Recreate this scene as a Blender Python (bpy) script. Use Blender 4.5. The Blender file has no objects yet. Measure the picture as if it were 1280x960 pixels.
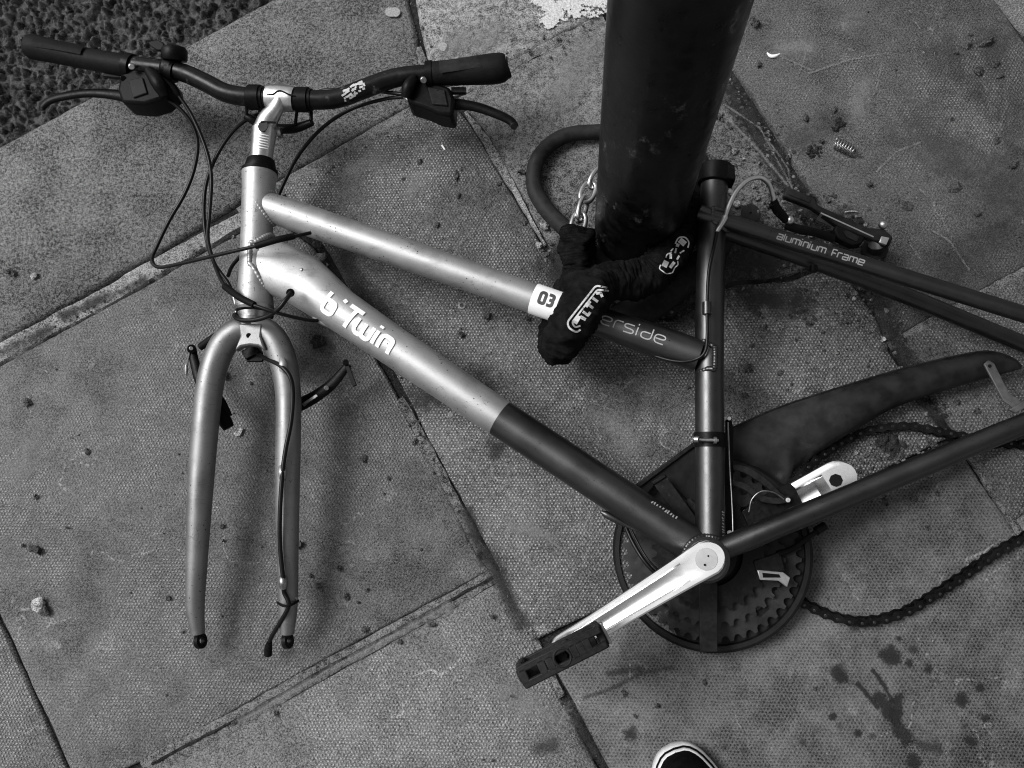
import bpy, math, random
import numpy as np
from mathutils import Vector, Matrix, noise as mn
random.seed(7)
SCN = bpy.context.scene
COL = SCN.collection
R = math.radians
# ------------------------------------------------------------------ camera
F, H = 1100.0, 1.0                       # focal length in px of a 1280 wide frame, eye height
nad = Vector((80, -220, -F)).normalized()
Zw = -nad
Xw = (Vector((1, 0, 0)) - Zw * Zw.x).normalized()
Yw = Zw.cross(Xw)
M = Matrix((Xw, Yw, Zw))
cam = bpy.data.objects.new('camera', bpy.data.cameras.new('camera'))
COL.objects.link(cam)
cam.matrix_world = Matrix.Translation((0, 0, H)) @ M.to_4x4()
cam.data.sensor_width = 36
cam.data.lens = F / 1280 * 36
cam.data.clip_start = .01
cam.data.clip_end = 500
SCN.camera = cam
# ------------------------------------------------------------------ light
SUN_EL, SUN_AZ = 52, 288                 # degrees; azimuth clockwise from +Y: light from the left and a little beyond
w = bpy.data.worlds.new('World'); SCN.world = w; w.use_nodes = True
nt = w.node_tree
bg = nt.nodes['Background']
sky = nt.nodes.new('ShaderNodeTexSky'); sky.sky_type = 'NISHITA'; sky.sun_disc = False
sky.sun_elevation = R(SUN_EL); sky.sun_rotation = R(SUN_AZ)
sky.dust_density = 4.0
bw = nt.nodes.new('ShaderNodeRGBToBW')   # a grey overcast: the photograph is black and white
nt.links.new(sky.outputs[0], bw.inputs[0]); nt.links.new(bw.outputs[0], bg.inputs[0])
bg.inputs[1].default_value = .105
sd = bpy.data.lights.new('sun', 'SUN'); sd.energy = 2.2; sd.angle = R(27)
so = bpy.data.objects.new('sun', sd); COL.objects.link(so)
dirv = Vector((math.sin(R(SUN_AZ)) * math.cos(R(SUN_EL)), math.cos(R(SUN_AZ)) * math.cos(R(SUN_EL)), math.sin(R(SUN_EL))))
so.rotation_euler = dirv.to_track_quat('Z', 'Y').to_euler()
so.location = (0, 0, 4)
SCN.view_settings.view_transform = 'Standard'
SCN.view_settings.look = 'None'
SCN.view_settings.exposure = 0.42
SCN.view_settings.gamma = 1
SCN.cycles.transparent_max_bounces = 24
SCN.cycles.filter_width = 1.1

# ------------------------------------------------------------------ helpers
def P(u, v, h=0.0):
    d = M @ Vector(((u - 640) / F, -(v - 480) / F, -1))
    return Vector((0, 0, H)) + d * ((h - H) / d.z)
def SC(u, v, h=0.0):                     # metres per pixel there
    return (M.transposed() @ (P(u, v, h) - Vector((0, 0, H)))).length and -(M.transposed() @ (P(u, v, h) - Vector((0, 0, H)))).z / F

def spline(pts, n=6):                    # Catmull-Rom through tuples
    if len(pts) < 3: return [tuple(p) for p in pts]
    a = [np.array(p, float) for p in pts]
    a = [2 * a[0] - a[1]] + a + [2 * a[-1] - a[-2]]
    out = []
    for i in range(1, len(a) - 2):
        for k in range(n):
            t = k / n
            out.append(tuple(.5 * (2 * a[i] + (a[i + 1] - a[i - 1]) * t + (2 * a[i - 1] - 5 * a[i] + 4 * a[i + 1] - a[i + 2]) * t * t + (3 * a[i] - a[i - 1] - 3 * a[i + 1] + a[i + 2]) * t ** 3)))
    out.append(tuple(a[-2]))
    return out

class MB:
    def __init__(s): s.v = []; s.f = []; s.m = []
    def add(s, vs, fs, mi=0):
        b = len(s.v); s.v += [tuple(x) for x in vs]
        s.f += [tuple(i + b for i in f) for f in fs]; s.m += [mi] * len(fs)
        return s
    def tube(s, c, r, seg=20, cap=True, mi=0, flat=1.0, mfun=None):
        c = [Vector(x) for x in c]
        if not hasattr(r, '__len__'): r = [r] * len(c)
        if not hasattr(flat, '__len__'): flat = [flat] * len(c)
        T = [(c[min(i + 1, len(c) - 1)] - c[max(i - 1, 0)]).normalized() for i in range(len(c))]
        up = Vector((0, 0, 1))
        if abs(T[0].dot(up)) > .95: up = Vector((0, 1, 0))
        nrm = (up - T[0] * up.dot(T[0])).normalized()
        vs, fs, ms = [], [], []
        for i in range(len(c)):
            nrm = (nrm - T[i] * nrm.dot(T[i])).normalized()
            bi = T[i].cross(nrm)
            for k in range(seg):
                a = 2 * math.pi * k / seg
                vs.append(c[i] + nrm * (math.cos(a) * r[i] * flat[i]) + bi * (math.sin(a) * r[i]))
        for i in range(len(c) - 1):
            for k in range(seg):
                k2 = (k + 1) % seg
                fs.append((i * seg + k, i * seg + k2, (i + 1) * seg + k2, (i + 1) * seg + k))
                ms.append(mfun(i / (len(c) - 1)) if mfun else mi)
        if cap:
            fs.append(tuple(range(seg))[::-1]); ms.append(ms[0])
            n0 = (len(c) - 1) * seg
            fs.append(tuple(range(n0, n0 + seg))); ms.append(ms[-2])
        b = len(s.v); s.v += [tuple(x) for x in vs]; s.f += [tuple(i + b for i in f) for f in fs]; s.m += ms
        return s
    def ptube(s, pts, seg=20, n=6, cap=True, mi=0, flat=1.0, mfun=None):   # pts: (u, v, h, r in px)
        q = spline(pts, n) if n else pts
        return s.tube([P(*x[:3]) for x in q], [x[3] * SC(*x[:3]) for x in q], seg, cap, mi, flat, mfun)
    def box(s, o, ex, ey, ez, lx, ly, lz, mi=0):     # centred at o
        vs = [o + ex * (x * lx / 2) + ey * (y * ly / 2) + ez * (z * lz / 2) for z in (-1, 1) for y in (-1, 1) for x in (-1, 1)]
        return s.add(vs, [(0, 2, 3, 1), (4, 5, 7, 6), (0, 1, 5, 4), (2, 6, 7, 3), (0, 4, 6, 2), (1, 3, 7, 5)], mi)
    def pbox(s, a, b, wpx, h0, h1, mi=0):            # a bar between two px points, from height h0 to h1
        A, B = P(*a, h1), P(*b, h1)
        ex = (B - A); L = ex.length; ex.normalize(); ez = Vector((0, 0, 1)); ey = ez.cross(ex)
        o = (A + B) / 2; o.z = (h0 + h1) / 2
        return s.box(o, ex, ey, ez, L, wpx * SC(*a, h1), h1 - h0, mi)
    def lathe(s, o, ax, prof, seg=32, mi=0, close=True):   # prof: (r, z)
        ax = Vector(ax).normalized()
        t = Vector((1, 0, 0)) if abs(ax.x) < .8 else Vector((0, 1, 0))
        e1 = (t - ax * t.dot(ax)).normalized(); e2 = ax.cross(e1)
        vs = [o + ax * z + (e1 * math.cos(2 * math.pi * k / seg) + e2 * math.sin(2 * math.pi * k / seg)) * max(r, 1e-5) for r, z in prof for k in range(seg)]
        fs = []
        n = len(prof)
        for i in range(n if close else n - 1):
            j = (i + 1) % n
            for k in range(seg):
                k2 = (k + 1) % seg
                fs.append((i * seg + k, i * seg + k2, j * seg + k2, j * seg + k))
        return s.add(vs, fs, mi)
    def cyl(s, a, b, r, seg=20, mi=0, bev=.12):
        a, b = Vector(a), Vector(b); L = (b - a).length; e = r * bev
        return s.lathe(a, b - a, [(0, 0), (r - e, 0), (r, e), (r, L - e), (r - e, L), (0, L)], seg, mi, close=False)
    def prism(s, top, dz, mi=0):                     # polygon of points pushed down by dz
        n = len(top); top = [Vector(x) for x in top]
        d = dz if isinstance(dz, Vector) else Vector((0, 0, -dz))
        vs = top + [x + d for x in top]
        fs = [tuple(range(n)), tuple(range(2 * n - 1, n - 1, -1))] + [(i, i + n, (i + 1) % n + n, (i + 1) % n) for i in range(n)]
        area = sum(top[i].x * top[(i + 1) % n].y - top[(i + 1) % n].x * top[i].y for i in range(n))
        if area < 0: fs = [f[::-1] for f in fs]
        return s.add(vs, fs, mi)
    def pprism(s, pts, h, dz, mi=0): return s.prism([P(u, v, h) for u, v in pts], dz, mi)
    def ball(s, c, r, sx=1, sy=1, sz=1, seg=10, rings=6, jit=0, mi=0):
        vs, fs = [], []
        sd_ = random.random() * 99
        for i in range(rings + 1):
            th = math.pi * i / rings
            for k in range(seg):
                a = 2 * math.pi * k / seg
                d = Vector((math.sin(th) * math.cos(a), math.sin(th) * math.sin(a), math.cos(th)))
                q = 1 + jit * mn.noise(d * 1.6 + Vector((sd_, 0, 0)))
                vs.append(Vector(c) + Vector((d.x * sx, d.y * sy, d.z * sz)) * (r * q))
        for i in range(rings):
            for k in range(seg):
                k2 = (k + 1) % seg
                fs.append((i * seg + k, (i + 1) * seg + k, (i + 1) * seg + k2, i * seg + k2))
        return s.add(vs, fs, mi)
    def build(s, name, mats, parent=None, smooth=True, ang=38, bevel=0):
        me = bpy.data.meshes.new(name)
        me.from_pydata(s.v, [], s.f)
        for m in (mats if isinstance(mats, (list, tuple)) else [mats]): me.materials.append(m)
        me.polygons.foreach_set('material_index', s.m)
        me.validate(); me.update()
        if smooth:
            me.shade_smooth(); me.set_sharp_from_angle(angle=R(ang))
        o = bpy.data.objects.new(name, me); COL.objects.link(o)
        if parent: o.parent = parent; o.matrix_parent_inverse = parent.matrix_basis.inverted()
        if bevel:
            b = o.modifiers.new('bevel', 'BEVEL'); b.width = bevel; b.segments = 2; b.limit_method = 'ANGLE'; b.angle_limit = R(40)
            b.harden_normals = False
        return o
def empty(name, loc=(0, 0, 0), parent=None):
    o = bpy.data.objects.new(name, None); COL.objects.link(o); o.location = loc; o.empty_display_size = .05
    if parent: o.parent = parent; o.matrix_parent_inverse = parent.matrix_basis.inverted()
    return o
def tag(o, label=None, cat=None, group=None, kind=None):
    if label: o['label'] = label
    if cat: o['category'] = cat
    if group: o['group'] = group
    if kind: o['kind'] = kind
    return o

# ------------------------------------------------------------------ materials
class G:                                             # small node graph builder
    def __init__(s, name):
        s.m = bpy.data.materials.new(name); s.m.use_nodes = True; s.t = s.m.node_tree
        s.b = s.t.nodes['Principled BSDF']; s.out = s.t.nodes['Material Output']
        s.pos = s.n('ShaderNodeNewGeometry').outputs['Position']
    def n(s, typ, ins=(), **pr):
        x = s.t.nodes.new(typ)
        for k, v in pr.items(): setattr(x, k, v)
        for k, v in (ins.items() if isinstance(ins, dict) else enumerate(ins)):
            if v is None: continue
            if isinstance(v, bpy.types.NodeSocket): s.t.links.new(v, x.inputs[k])
            else: x.inputs[k].default_value = v
        return x
    def math(s, op, a, b=None, c=None, clamp=False): return s.n('ShaderNodeMath', (a, b, c), operation=op, use_clamp=clamp).outputs[0]
    def vm(s, op, a, b=None):
        x = s.n('ShaderNodeVectorMath', (a, b), operation=op)
        return x.outputs['Value'] if op in ('LENGTH', 'DISTANCE', 'DOT_PRODUCT') else x.outputs[0]
    def noise(s, scale, det=4, rough=.55, vec=None, off=0):
        v = s.pos if vec is None else vec
        if off: v = s.vm('ADD', v, (off, off * .7, off * 1.3))
        return s.n('ShaderNodeTexNoise', {'Vector': v, 'Scale': scale, 'Detail': det, 'Roughness': rough}).outputs['Fac']
    def voro(s, scale, feat='F1', off=0, rnd=1):
        v = s.vm('ADD', s.pos, (off, off, off)) if off else s.pos
        return s.n('ShaderNodeTexVoronoi', {'Vector': v, 'Scale': scale, 'Randomness': rnd}, feature=feat).outputs['Distance']
    def ramp(s, x, a, b, lo=0., hi=1.):
        return s.n('ShaderNodeMapRange', {'Value': x, 'From Min': a, 'From Max': b, 'To Min': lo, 'To Max': hi}, interpolation_type='SMOOTHSTEP').outputs[0]
    def mix(s, f, a, b):
        return s.n('ShaderNodeMix', {0: f, 2: a, 3: b}, data_type='FLOAT').outputs[0]
    def finish(s, col, rough=.6, metal=0., bump=None, bstr=1., spec=None, alpha=None):
        p = s.b.inputs
        def put(k, v):
            if isinstance(v, bpy.types.NodeSocket): s.t.links.new(v, p[k])
            elif k == 'Base Color': p[k].default_value = (v, v, v, 1)
            else: p[k].default_value = v
        put('Base Color', col); put('Roughness', rough); put('Metallic', metal)
        if spec is not None: put('Specular IOR Level', spec)
        if alpha is not None: put('Alpha', alpha)
        if bump is not None:
            bn = s.n('ShaderNodeBump', {'Height': bump, 'Strength': bstr, 'Distance': 1.0})
            s.t.links.new(bn.outputs[0], p['Normal'])
        return s.m

def slab_mat(name, base, light, dark, seed, cover=.5, ang=0., dotted=True, ct=1., grease=.70):
    """pressed paving slab: hexagonal pimples, worn pale on top or filled with dirt"""
    g = G(name)
    a, b = .0039, .0066
    wp = g.n('ShaderNodeTexNoise', {'Vector': g.pos, 'Scale': 60., 'Detail': 2.}).outputs['Color']
    pw = g.vm('ADD', g.pos, g.vm('MULTIPLY', g.vm('SUBTRACT', wp, (.5, .5, .5)), (.0022, .0022, 0)))
    rot = g.n('ShaderNodeVectorRotate', {'Vector': pw, 'Angle': ang}, rotation_type='Z_AXIS').outputs[0]
    v = g.vm('MULTIPLY', rot, (1 / a, 1 / b, 0))
    def cell(vec): return g.vm('LENGTH', g.vm('MULTIPLY', g.vm('SUBTRACT', g.vm('FRACTION', vec), (.5, .5, 0)), (1, b / a, 0)))
    d = g.math('MINIMUM', cell(v), cell(g.vm('ADD', v, (.5, .5, 0))))
    dot = g.ramp(d, .37, .17)
    big = g.noise(4.5, 5, .6, off=seed)
    med = g.noise(22, 6, .68, off=seed + 3.1)
    fine = g.noise(420, 3, .7, off=seed)
    grain = g.noise(850, 2, .6)
    wear = g.ramp(g.math('ADD', g.math('MULTIPLY', big, .6), g.math('MULTIPLY', med, .5)), .655 - .25 * cover, .765 - .25 * cover)
    tone = g.math('ADD', g.ramp(big, .32, .68, .78, 1.18), g.ramp(med, .32, .68, -.27, .27))
    tone = g.math('ADD', tone, g.ramp(fine, .33, .67, -.38 * ct, .38 * ct))
    tone = g.math('ADD', tone, g.ramp(grain, .35, .65, -.36 * ct, .36 * ct))
    if dotted:
        vary = g.ramp(g.noise(170, 2, .6, off=seed), .34, .66, .15, 1.45)
        tone = g.math('ADD', tone, g.math('MULTIPLY', g.math('MULTIPLY', dot, wear), g.math('MULTIPLY', vary, light)))
        tone = g.math('SUBTRACT', tone, g.math('MULTIPLY', g.math('MULTIPLY', g.math('SUBTRACT', 1., dot), wear), .22))
        tone = g.math('SUBTRACT', tone, g.math('MULTIPLY', g.math('MULTIPLY', dot, g.math('SUBTRACT', 1.15, wear)), dark))
    # pale scuffs and scratches, dark specks, greasy patches
    sc = g.math('ABSOLUTE', g.math('SUBTRACT', g.noise(7, 3, .5, off=seed + 9), .5))
    scm = g.math('MULTIPLY', g.ramp(sc, .0075, .001), g.ramp(g.math('MULTIPLY', g.noise(14, 3, .6, off=seed + 21), g.noise(260, 2, .6)), .27, .36))
    tone = g.math('ADD', tone, g.math('MULTIPLY', scm, 1.1))
    scf = g.math('MULTIPLY', g.ramp(g.noise(30, 7, .75, off=seed + 5), .56, .70), g.ramp(fine, .35, .6))
    tone = g.math('ADD', tone, g.math('MULTIPLY', scf, .60))
    spk = g.math('MULTIPLY', g.ramp(g.voro(160, off=seed), .16, .06), g.ramp(g.noise(9, 4, .6, off=seed + 2), .42, .62))
    tone = g.math('MULTIPLY', tone, g.math('SUBTRACT', 1., g.math('MULTIPLY', spk, .65)))
    gr = g.ramp(g.noise(13, 6, .7, off=seed + 12), .60, .74, 1., grease)
    tone = g.math('MULTIPLY', tone, gr)
    col = g.math('MULTIPLY', tone, base, clamp=True)
    hgt = g.math('ADD', g.math('MULTIPLY', fine, .0016), g.math('MULTIPLY', grain, .0006))
    if dotted:
        hgt = g.math('ADD', hgt, g.math('MULTIPLY', g.math('MULTIPLY', dot, g.mix(wear, .12, 1.)), .0016))
    return g.finish(col, g.ramp(med, .3, .7, .62, .85), 0, hgt, .8, .35)

def rock_mat(name, base, seed=0., contrast=.5, scale=260, rough=.9, bump=.001, spots=0.):
    g = G(name)
    n1 = g.noise(scale, 5, .7, off=seed); n2 = g.noise(scale * .08, 4, .6, off=seed + 4); n3 = g.noise(max(650, scale * 2.2), 2, .6)
    t = g.math('ADD', g.ramp(n1, .32, .68, 1 - contrast, 1 + contrast), g.ramp(n2, .3, .7, -.28, .28))
    t = g.math('ADD', t, g.ramp(n3, .36, .64, -.55, .55))
    if spots:
        t = g.math('ADD', t, g.math('MULTIPLY', g.ramp(g.voro(300, off=seed), .22, .08), g.math('MULTIPLY', g.ramp(g.noise(90, 2), .5, .65), spots)))
        dk = g.math('MULTIPLY', g.ramp(g.voro(230, off=seed + 8), .26, .1), g.ramp(g.noise(70, 2, .6, off=3.), .48, .62))
        t = g.math('MULTIPLY', t, g.math('SUBTRACT', 1., g.math('MULTIPLY', dk, .6)))
    return g.finish(g.math('MULTIPLY', g.math('MAXIMUM', t, .12), base, clamp=True), rough, 0, g.math('MULTIPLY', n1, bump), .9, .3)

def plain(name, base, rough, metal=0., var=.15, bump=.0, scale=120, scuff=0., spec=.5, rv=.07):
    g = G(name)
    n1 = g.noise(scale, 5, .65); n2 = g.noise(scale * .12, 3, .6, off=2.)
    t = g.math('ADD', g.ramp(n1, .3, .7, 1 - var, 1 + var), g.ramp(n2, .3, .7, -var, var))
    c = g.math('MULTIPLY', t, base)
    rr = g.ramp(n1, .3, .7, max(rough - rv, .03), min(rough + rv, 1.))
    if scuff:
        sv = g.vm('MULTIPLY', g.pos, (1, 1, .55))
        sm = g.math('MULTIPLY', g.ramp(g.noise(scale * .55, 8, .80, vec=sv, off=7.), .56, .70), g.ramp(g.noise(scale * .1, 3, .5, off=11.), .42, .62))
        c = g.mix(g.math('MULTIPLY', sm, .9), c, scuff)
    return g.finish(c, rr, metal, g.math('MULTIPLY', n1, bump) if bump else None, 1., spec)

def paint(name, base, rough, metal, grime=.5):       # metallic paint with chips and specks
    g = G(name)
    n = g.noise(900, 2, .5); n2 = g.noise(30, 5, .65)
    st = g.noise(50, 4, .7, vec=g.vm('MULTIPLY', g.pos, (1., 3., 1.)), off=4.)
    t = g.math('ADD', g.ramp(n, .2, .8, .93, 1.07), g.ramp(n2, .25, .75, -.1, .06))
    spk = g.math('MULTIPLY', g.ramp(g.voro(170), .16, .07), g.ramp(g.noise(28, 3, .6, off=5.), .46, .60))
    chip = g.ramp(g.noise(75, 7, .8, off=8.), .655, .69)
    t = g.math('MULTIPLY', t, g.math('SUBTRACT', 1., g.math('MULTIPLY', g.math('MAXIMUM', spk, g.math('MULTIPLY', chip, .7)), grime)))
    ln = g.math('ABSOLUTE', g.math('SUBTRACT', g.noise(38, 3, .55, off=15.), .5))
    lm = g.math('MULTIPLY', g.ramp(ln, .006, .001), g.ramp(g.noise(45, 4, .7, off=19.), .50, .60))
    t = g.math('MULTIPLY', t, g.math('SUBTRACT', 1., g.math('MULTIPLY', lm, .55 * grime)))
    dust = g.ramp(g.noise(16, 6, .72, off=23.), .50, .68)
    t = g.math('MULTIPLY', t, g.math('SUBTRACT', 1., g.math('MULTIPLY', dust, .22 * grime)))
    t = g.math('MULTIPLY', t, g.ramp(st, .55, .8, 1., 1. - .30 * grime))
    return g.finish(g.math('MULTIPLY', t, base), g.ramp(n2, .3, .7, rough - .04, rough + .08), metal, g.math('MULTIPLY', n, .00006), 1.)

def stain_mat(name, base, edge=.5, rough=.6, freq=60, holes=1., amax=1.):
    g = G(name)
    m = g.n('ShaderNodeAttribute', attribute_name='m').outputs['Fac']
    nn = g.math('ADD', g.math('MULTIPLY', g.math('SUBTRACT', g.noise(freq, 6, .72), .5), 1.3 * holes), g.math('MULTIPLY', g.math('SUBTRACT', g.noise(freq * 6, 3, .6), .5), .8 * holes))
    al = g.ramp(g.math('ADD', m, nn), .28, .28 + edge)
    col = g.math('MULTIPLY', g.ramp(g.noise(500, 3, .6), .2, .8, .6, 1.4), base)
    return g.finish(col, rough, 0, g.math('MULTIPLY', g.noise(400, 3, .6), .0006), .7, .4, g.math('MULTIPLY', al, amax))

S_LEFT = slab_mat('slab worn grey', .134, .95, .14, 1.3, .66, ct=.85, grease=.74)
S_MID = slab_mat('slab pimpled', .104, 1.75, .12, 5.7, .85)
S_LOW = slab_mat('slab pale pimpled', .155, .95, .08, 9.2, .75, grease=.7)
S_RIGHT = slab_mat('slab smooth dirty', .118, .20, .40, 14.1, .12, ct=.55, grease=.78)
S_TOP = slab_mat('slab dirty dark', .076, 1.4, .10, 22.9, .45)
S_FAR = slab_mat('slab right pimpled', .088, 1.2, .1, 31.7, .75)
KERB = rock_mat('granite kerb', .112, 2., .55, 240, .85, .0016, .9)
KERB2 = rock_mat('pale granite kerb', .175, 6., .6, 110, .85, .0022, .9)
CONC = rock_mat('concrete patch', .105, 9., .45, 120, .9, .0022, .8)
MORT = rock_mat('mortar', .205, 3., .35, 150, .95, .0030)
MORTD = rock_mat('dirty mortar', .125, 7., .45, 130, .95, .0030)
DIRT = rock_mat('dirt', .017, 5., .6, 200, .95, .0030)
def asphalt_mat():
    g = G('asphalt')
    vc = g.n('ShaderNodeTexVoronoi', {'Vector': g.pos, 'Scale': 95.}).outputs['Color']
    cell = g.n('ShaderNodeSeparateColor', {0: vc}).outputs[0]
    t = g.math('ADD', g.ramp(cell, 0., 1., .35, 1.25), g.ramp(g.noise(380, 4, .7), .32, .68, -.45, .45))
    z = g.n('ShaderNodeSeparateXYZ', {0: g.pos}).outputs[2]
    t = g.math('ADD', t, g.math('MULTIPLY', g.ramp(g.voro(330, off=2.), .18, .06), g.math('MULTIPLY', g.ramp(g.noise(60, 2), .55, .7), 3.)))
    return g.finish(g.math('MULTIPLY', g.math('MAXIMUM', t, .1), .078), .8, 0, g.math('MULTIPLY', g.noise(420, 4, .7), .0035), 1., .25)
ASPH = asphalt_mat()
CRUMB = rock_mat('dark crumb', .050, 4., .5, 300, .95, .0012)
STONE = rock_mat('pale stone', .33, 8., .3, 260, .9, .0012)
SILVER = paint('silver paint', .37, .50, .78, .95)
SILVER2 = paint('darker silver paint', .215, .47, .80, 1.)  # same silver paint with a darker base, for the fork
CHARC = paint('charcoal paint', .082, .37, .97, .55)
CHARC2 = paint('dark charcoal paint', .060, .33, .95, .5)
ALU = plain('brushed aluminium', .62, .34, 1., .06, 0., 300, rv=.03)
POLISH = plain('polished crank', .74, .27, 1., .02, 0., 40, rv=.015)
STEEL = plain('dull steel', .34, .38, 1., .25, .0001, 200)
PLAST = plain('black plastic', .0032, .42, 0., .3, .0001, 300, 0., spec=.11)
GREYP = plain('grey black plastic', .013, .50, 0., .3, .0002, 200, .04, spec=.12)
RUBBER = plain('black rubber', .0038, .62, 0., .3, .0002, 400, .010, spec=.1)
GRIPM = plain('grip rubber', .0060, .60, 0., .3, .0004, 500, spec=.12)
BARM = plain('scuffed bar paint', .0045, .34, .1, .3, .0001, 120, .16, spec=.2)
CABLEM = plain('cable housing', .0045, .36, 0., .2, spec=.22)
LOCKC = plain('lock rubber', .017, .60, 0., .3, .0003, 120, .04, spec=.12)
FABRIC = plain('black fabric', .0068, .95, 0., .4, .0006, 900, spec=.05)
POSTM = plain('black post paint', .0072, .34, 0., .45, .0003, 70, .16, spec=.12)
OILY = plain('oily steel', .0075, .42, .25, .5, .0003, 200, .04, spec=.14)
PIN = plain('chain pins', .07, .35, .9)
RING = plain('worn chainring', .018, .48, .2, .5, .0003, 60, .12, spec=.16)
CASE = plain('chain case plastic', .0135, .46, 0., .5, .0003, 50, .05, spec=.2)
GALV = plain('galvanised', .085, .5, .3, .25)
GUARD = plain('chain guard plastic', .0075, .48, 0., .4, .0002, 60, .028, spec=.12)
WHITE = plain('white print', .86, .5, 0., .04)
PATCHW = plain('woven white', .50, .9, 0., .15, .0005, 900)
GREYPR = plain('pale print', .34, .5, 0., .08)
DGREY = plain('dark grey print', .05, .6)
SHOEB = plain('black canvas', .0035, .95, 0., .3, .0005, 1500, spec=.05)
SOLE = plain('white rubber sole', .60, .55, 0., .08)

# ------------------------------------------------------------------ ground
pave = MB()
far = 60
def strip_side(u0, v0, u1, v1):
    a, b = P(u0, v0), P(u1, v1); d = (b - a).normalized(); return a, d
ka, kd = strip_side(0, 181, 335, 0)                  # outer edge of the kerb
kn = Vector((-kd.y, kd.x, 0))                        # towards the road
c0, c1 = ka - kd * far, ka + kd * far
pave.prism([c0, c1, c1 - kn * far, c0 - kn * far], .3)
for i, v in enumerate(pave.v): pave.v[i] = (v[0], v[1], v[2] - .007)
pavement = pave.build('pavement', DIRT, None, False); tag(pavement, kind='structure')

def jig(poly, step=.008, amp=.0011, seed=0., wob=.0016):
    out = []
    for i in range(len(poly)):
        a, b = poly[i], poly[(i + 1) % len(poly)]
        d = b - a; n = max(1, int(d.length / step)); nn_ = Vector((-d.y, d.x, 0)).normalized()
        for k in range(n):
            q = a + d * (k / n)
            j = mn.noise(Vector((q.x * 90, q.y * 90, seed))) * amp + mn.noise(Vector((q.x * 14, q.y * 14, seed + 5))) * wob
            out.append(q + nn_ * j)
    return out
def area2(p): return sum(p[i].x * p[(i + 1) % len(p)].y - p[(i + 1) % len(p)].x * p[i].y for i in range(len(p)))
def inset(p, d):
    n = len(p); out = []
    for i in range(n):
        t = (p[(i + 1) % n] - p[i - 1]); t.z = 0
        nn_ = Vector((-t.y, t.x, 0)).normalized()
        out.append(p[i] + nn_ * d)
    return out
POLYS = []
def inside(q, poly):
    r = False
    for i in range(len(poly)):
        a, b = poly[i], poly[i - 1]
        if (a.y > q.y) != (b.y > q.y) and q.x < (b.x - a.x) * (q.y - a.y) / (b.y - a.y) + a.x: r = not r
    return r
def slab(name, px, mat, z=0., seed=0., ch=.0030, amp=.0011, shrink=.0, depth=.05, world=None, wob=.0016):
    poly = world if world else [P(u, v) for u, v in px]
    if area2(poly) < 0: poly = poly[::-1]
    POLYS.append(poly)
    p = jig(poly, seed=seed, amp=amp, wob=wob)
    if shrink: p = inset(p, shrink)
    i1 = inset(p, ch * .45); i2 = inset(p, ch)
    n = len(p); mb = MB()
    vs = [q + Vector((0, 0, z - depth)) for q in p] + [q + Vector((0, 0, z - ch * 1.1)) for q in p] + [q + Vector((0, 0, z - ch * .35)) for q in i1] + [q + Vector((0, 0, z)) for q in i2]
    fs = [(r * n + i, r * n + (i + 1) % n, (r + 1) * n + (i + 1) % n, (r + 1) * n + i) for r in range(3) for i in range(n)]
    fs.append(tuple(range(3 * n, 4 * n)))
    mb.add(vs, fs)
    return mb.build(name, mat, pavement, True, 60)

L = lambda a, b, t: (a[0] + (b[0] - a[0]) * t, a[1] + (b[1] - a[1]) * t)
# slabs in view (corners as seen on the ground)
slab('paving_slab', [(-260, 592), (-6, 460), (194, 350), (338, 268), (392, 310), (478, 462), (540, 580), (598, 694), (612, 712), (182, 948), (100, 992), (-4, 760), (-130, 560)][0:12], S_LEFT, .0, 1.)
slab('paving_slab', [(352, 236), (526, 144), (566, 128), (586, 152), (672, 297), (703, 350), (755, 398), (842, 400), (918, 356), (988, 350), (1046, 330), (1096, 398), (1112, 440), (1158, 508), (1186, 548), (906, 684), (664, 803), (622, 708), (548, 572), (486, 452), (412, 318)], S_MID, .001, 2.)
slab('paving_slab', [(200, 962), (630, 724), (650, 762), (700, 872), (752, 972), (790, 1050), (420, 1260), (320, 1180)], S_LOW, -.0005, 3.)
slab('paving_slab', [(-8, 764), (92, 985), (180, 1180), (-420, 1420), (-560, 1010), (-300, 900)], S_LOW, -.001, 4.)
slab('paving_slab', [(678, 814), (910, 697), (1196, 560), (1262, 655), (1420, 890), (1180, 1020), (860, 1185), (808, 1052), (768, 975), (714, 872)], S_RIGHT, .0, 5., ch=.002)
slab('paving_slab', [(1120, 428), (1284, 338), (1420, 262), (1540, 430), (1400, 560), (1268, 650), (1214, 568), (1174, 508)], S_FAR, .0005, 6.)
slab('paving_slab', [(925, 97), (852, -10), (1130, -160), (1420, 250), (1284, 332), (1110, 426), (1068, 328), (1030, 264)], S_TOP, .0015, 7.)
patch = slab('concrete_patch', [(572, 120), (828, -12), (848, 12), (905, 106), (1000, 266), (1036, 322), (986, 343), (915, 349), (840, 393), (758, 391), (708, 346), (678, 294), (600, 158)], CONC, -.001, 8., ch=.004)
slab('kerb_stone', [(-420, 405), (0, 181), (335, 0), (500, -90), (512, 5), (521, 45), (526, 82), (540, 112), (520, 128), (300, 252), (186, 322), (0, 427), (-320, 610)], KERB, .0005, 9., ch=.006, depth=.25)
slab('kerb_stone', [(508, -95), (760, -235), (900, -60), (756, 14), (646, 74), (566, 106), (548, 104), (534, 78), (529, 44), (520, 4)], KERB2, .001, 10., ch=.006, depth=.25, wob=.003)
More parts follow.
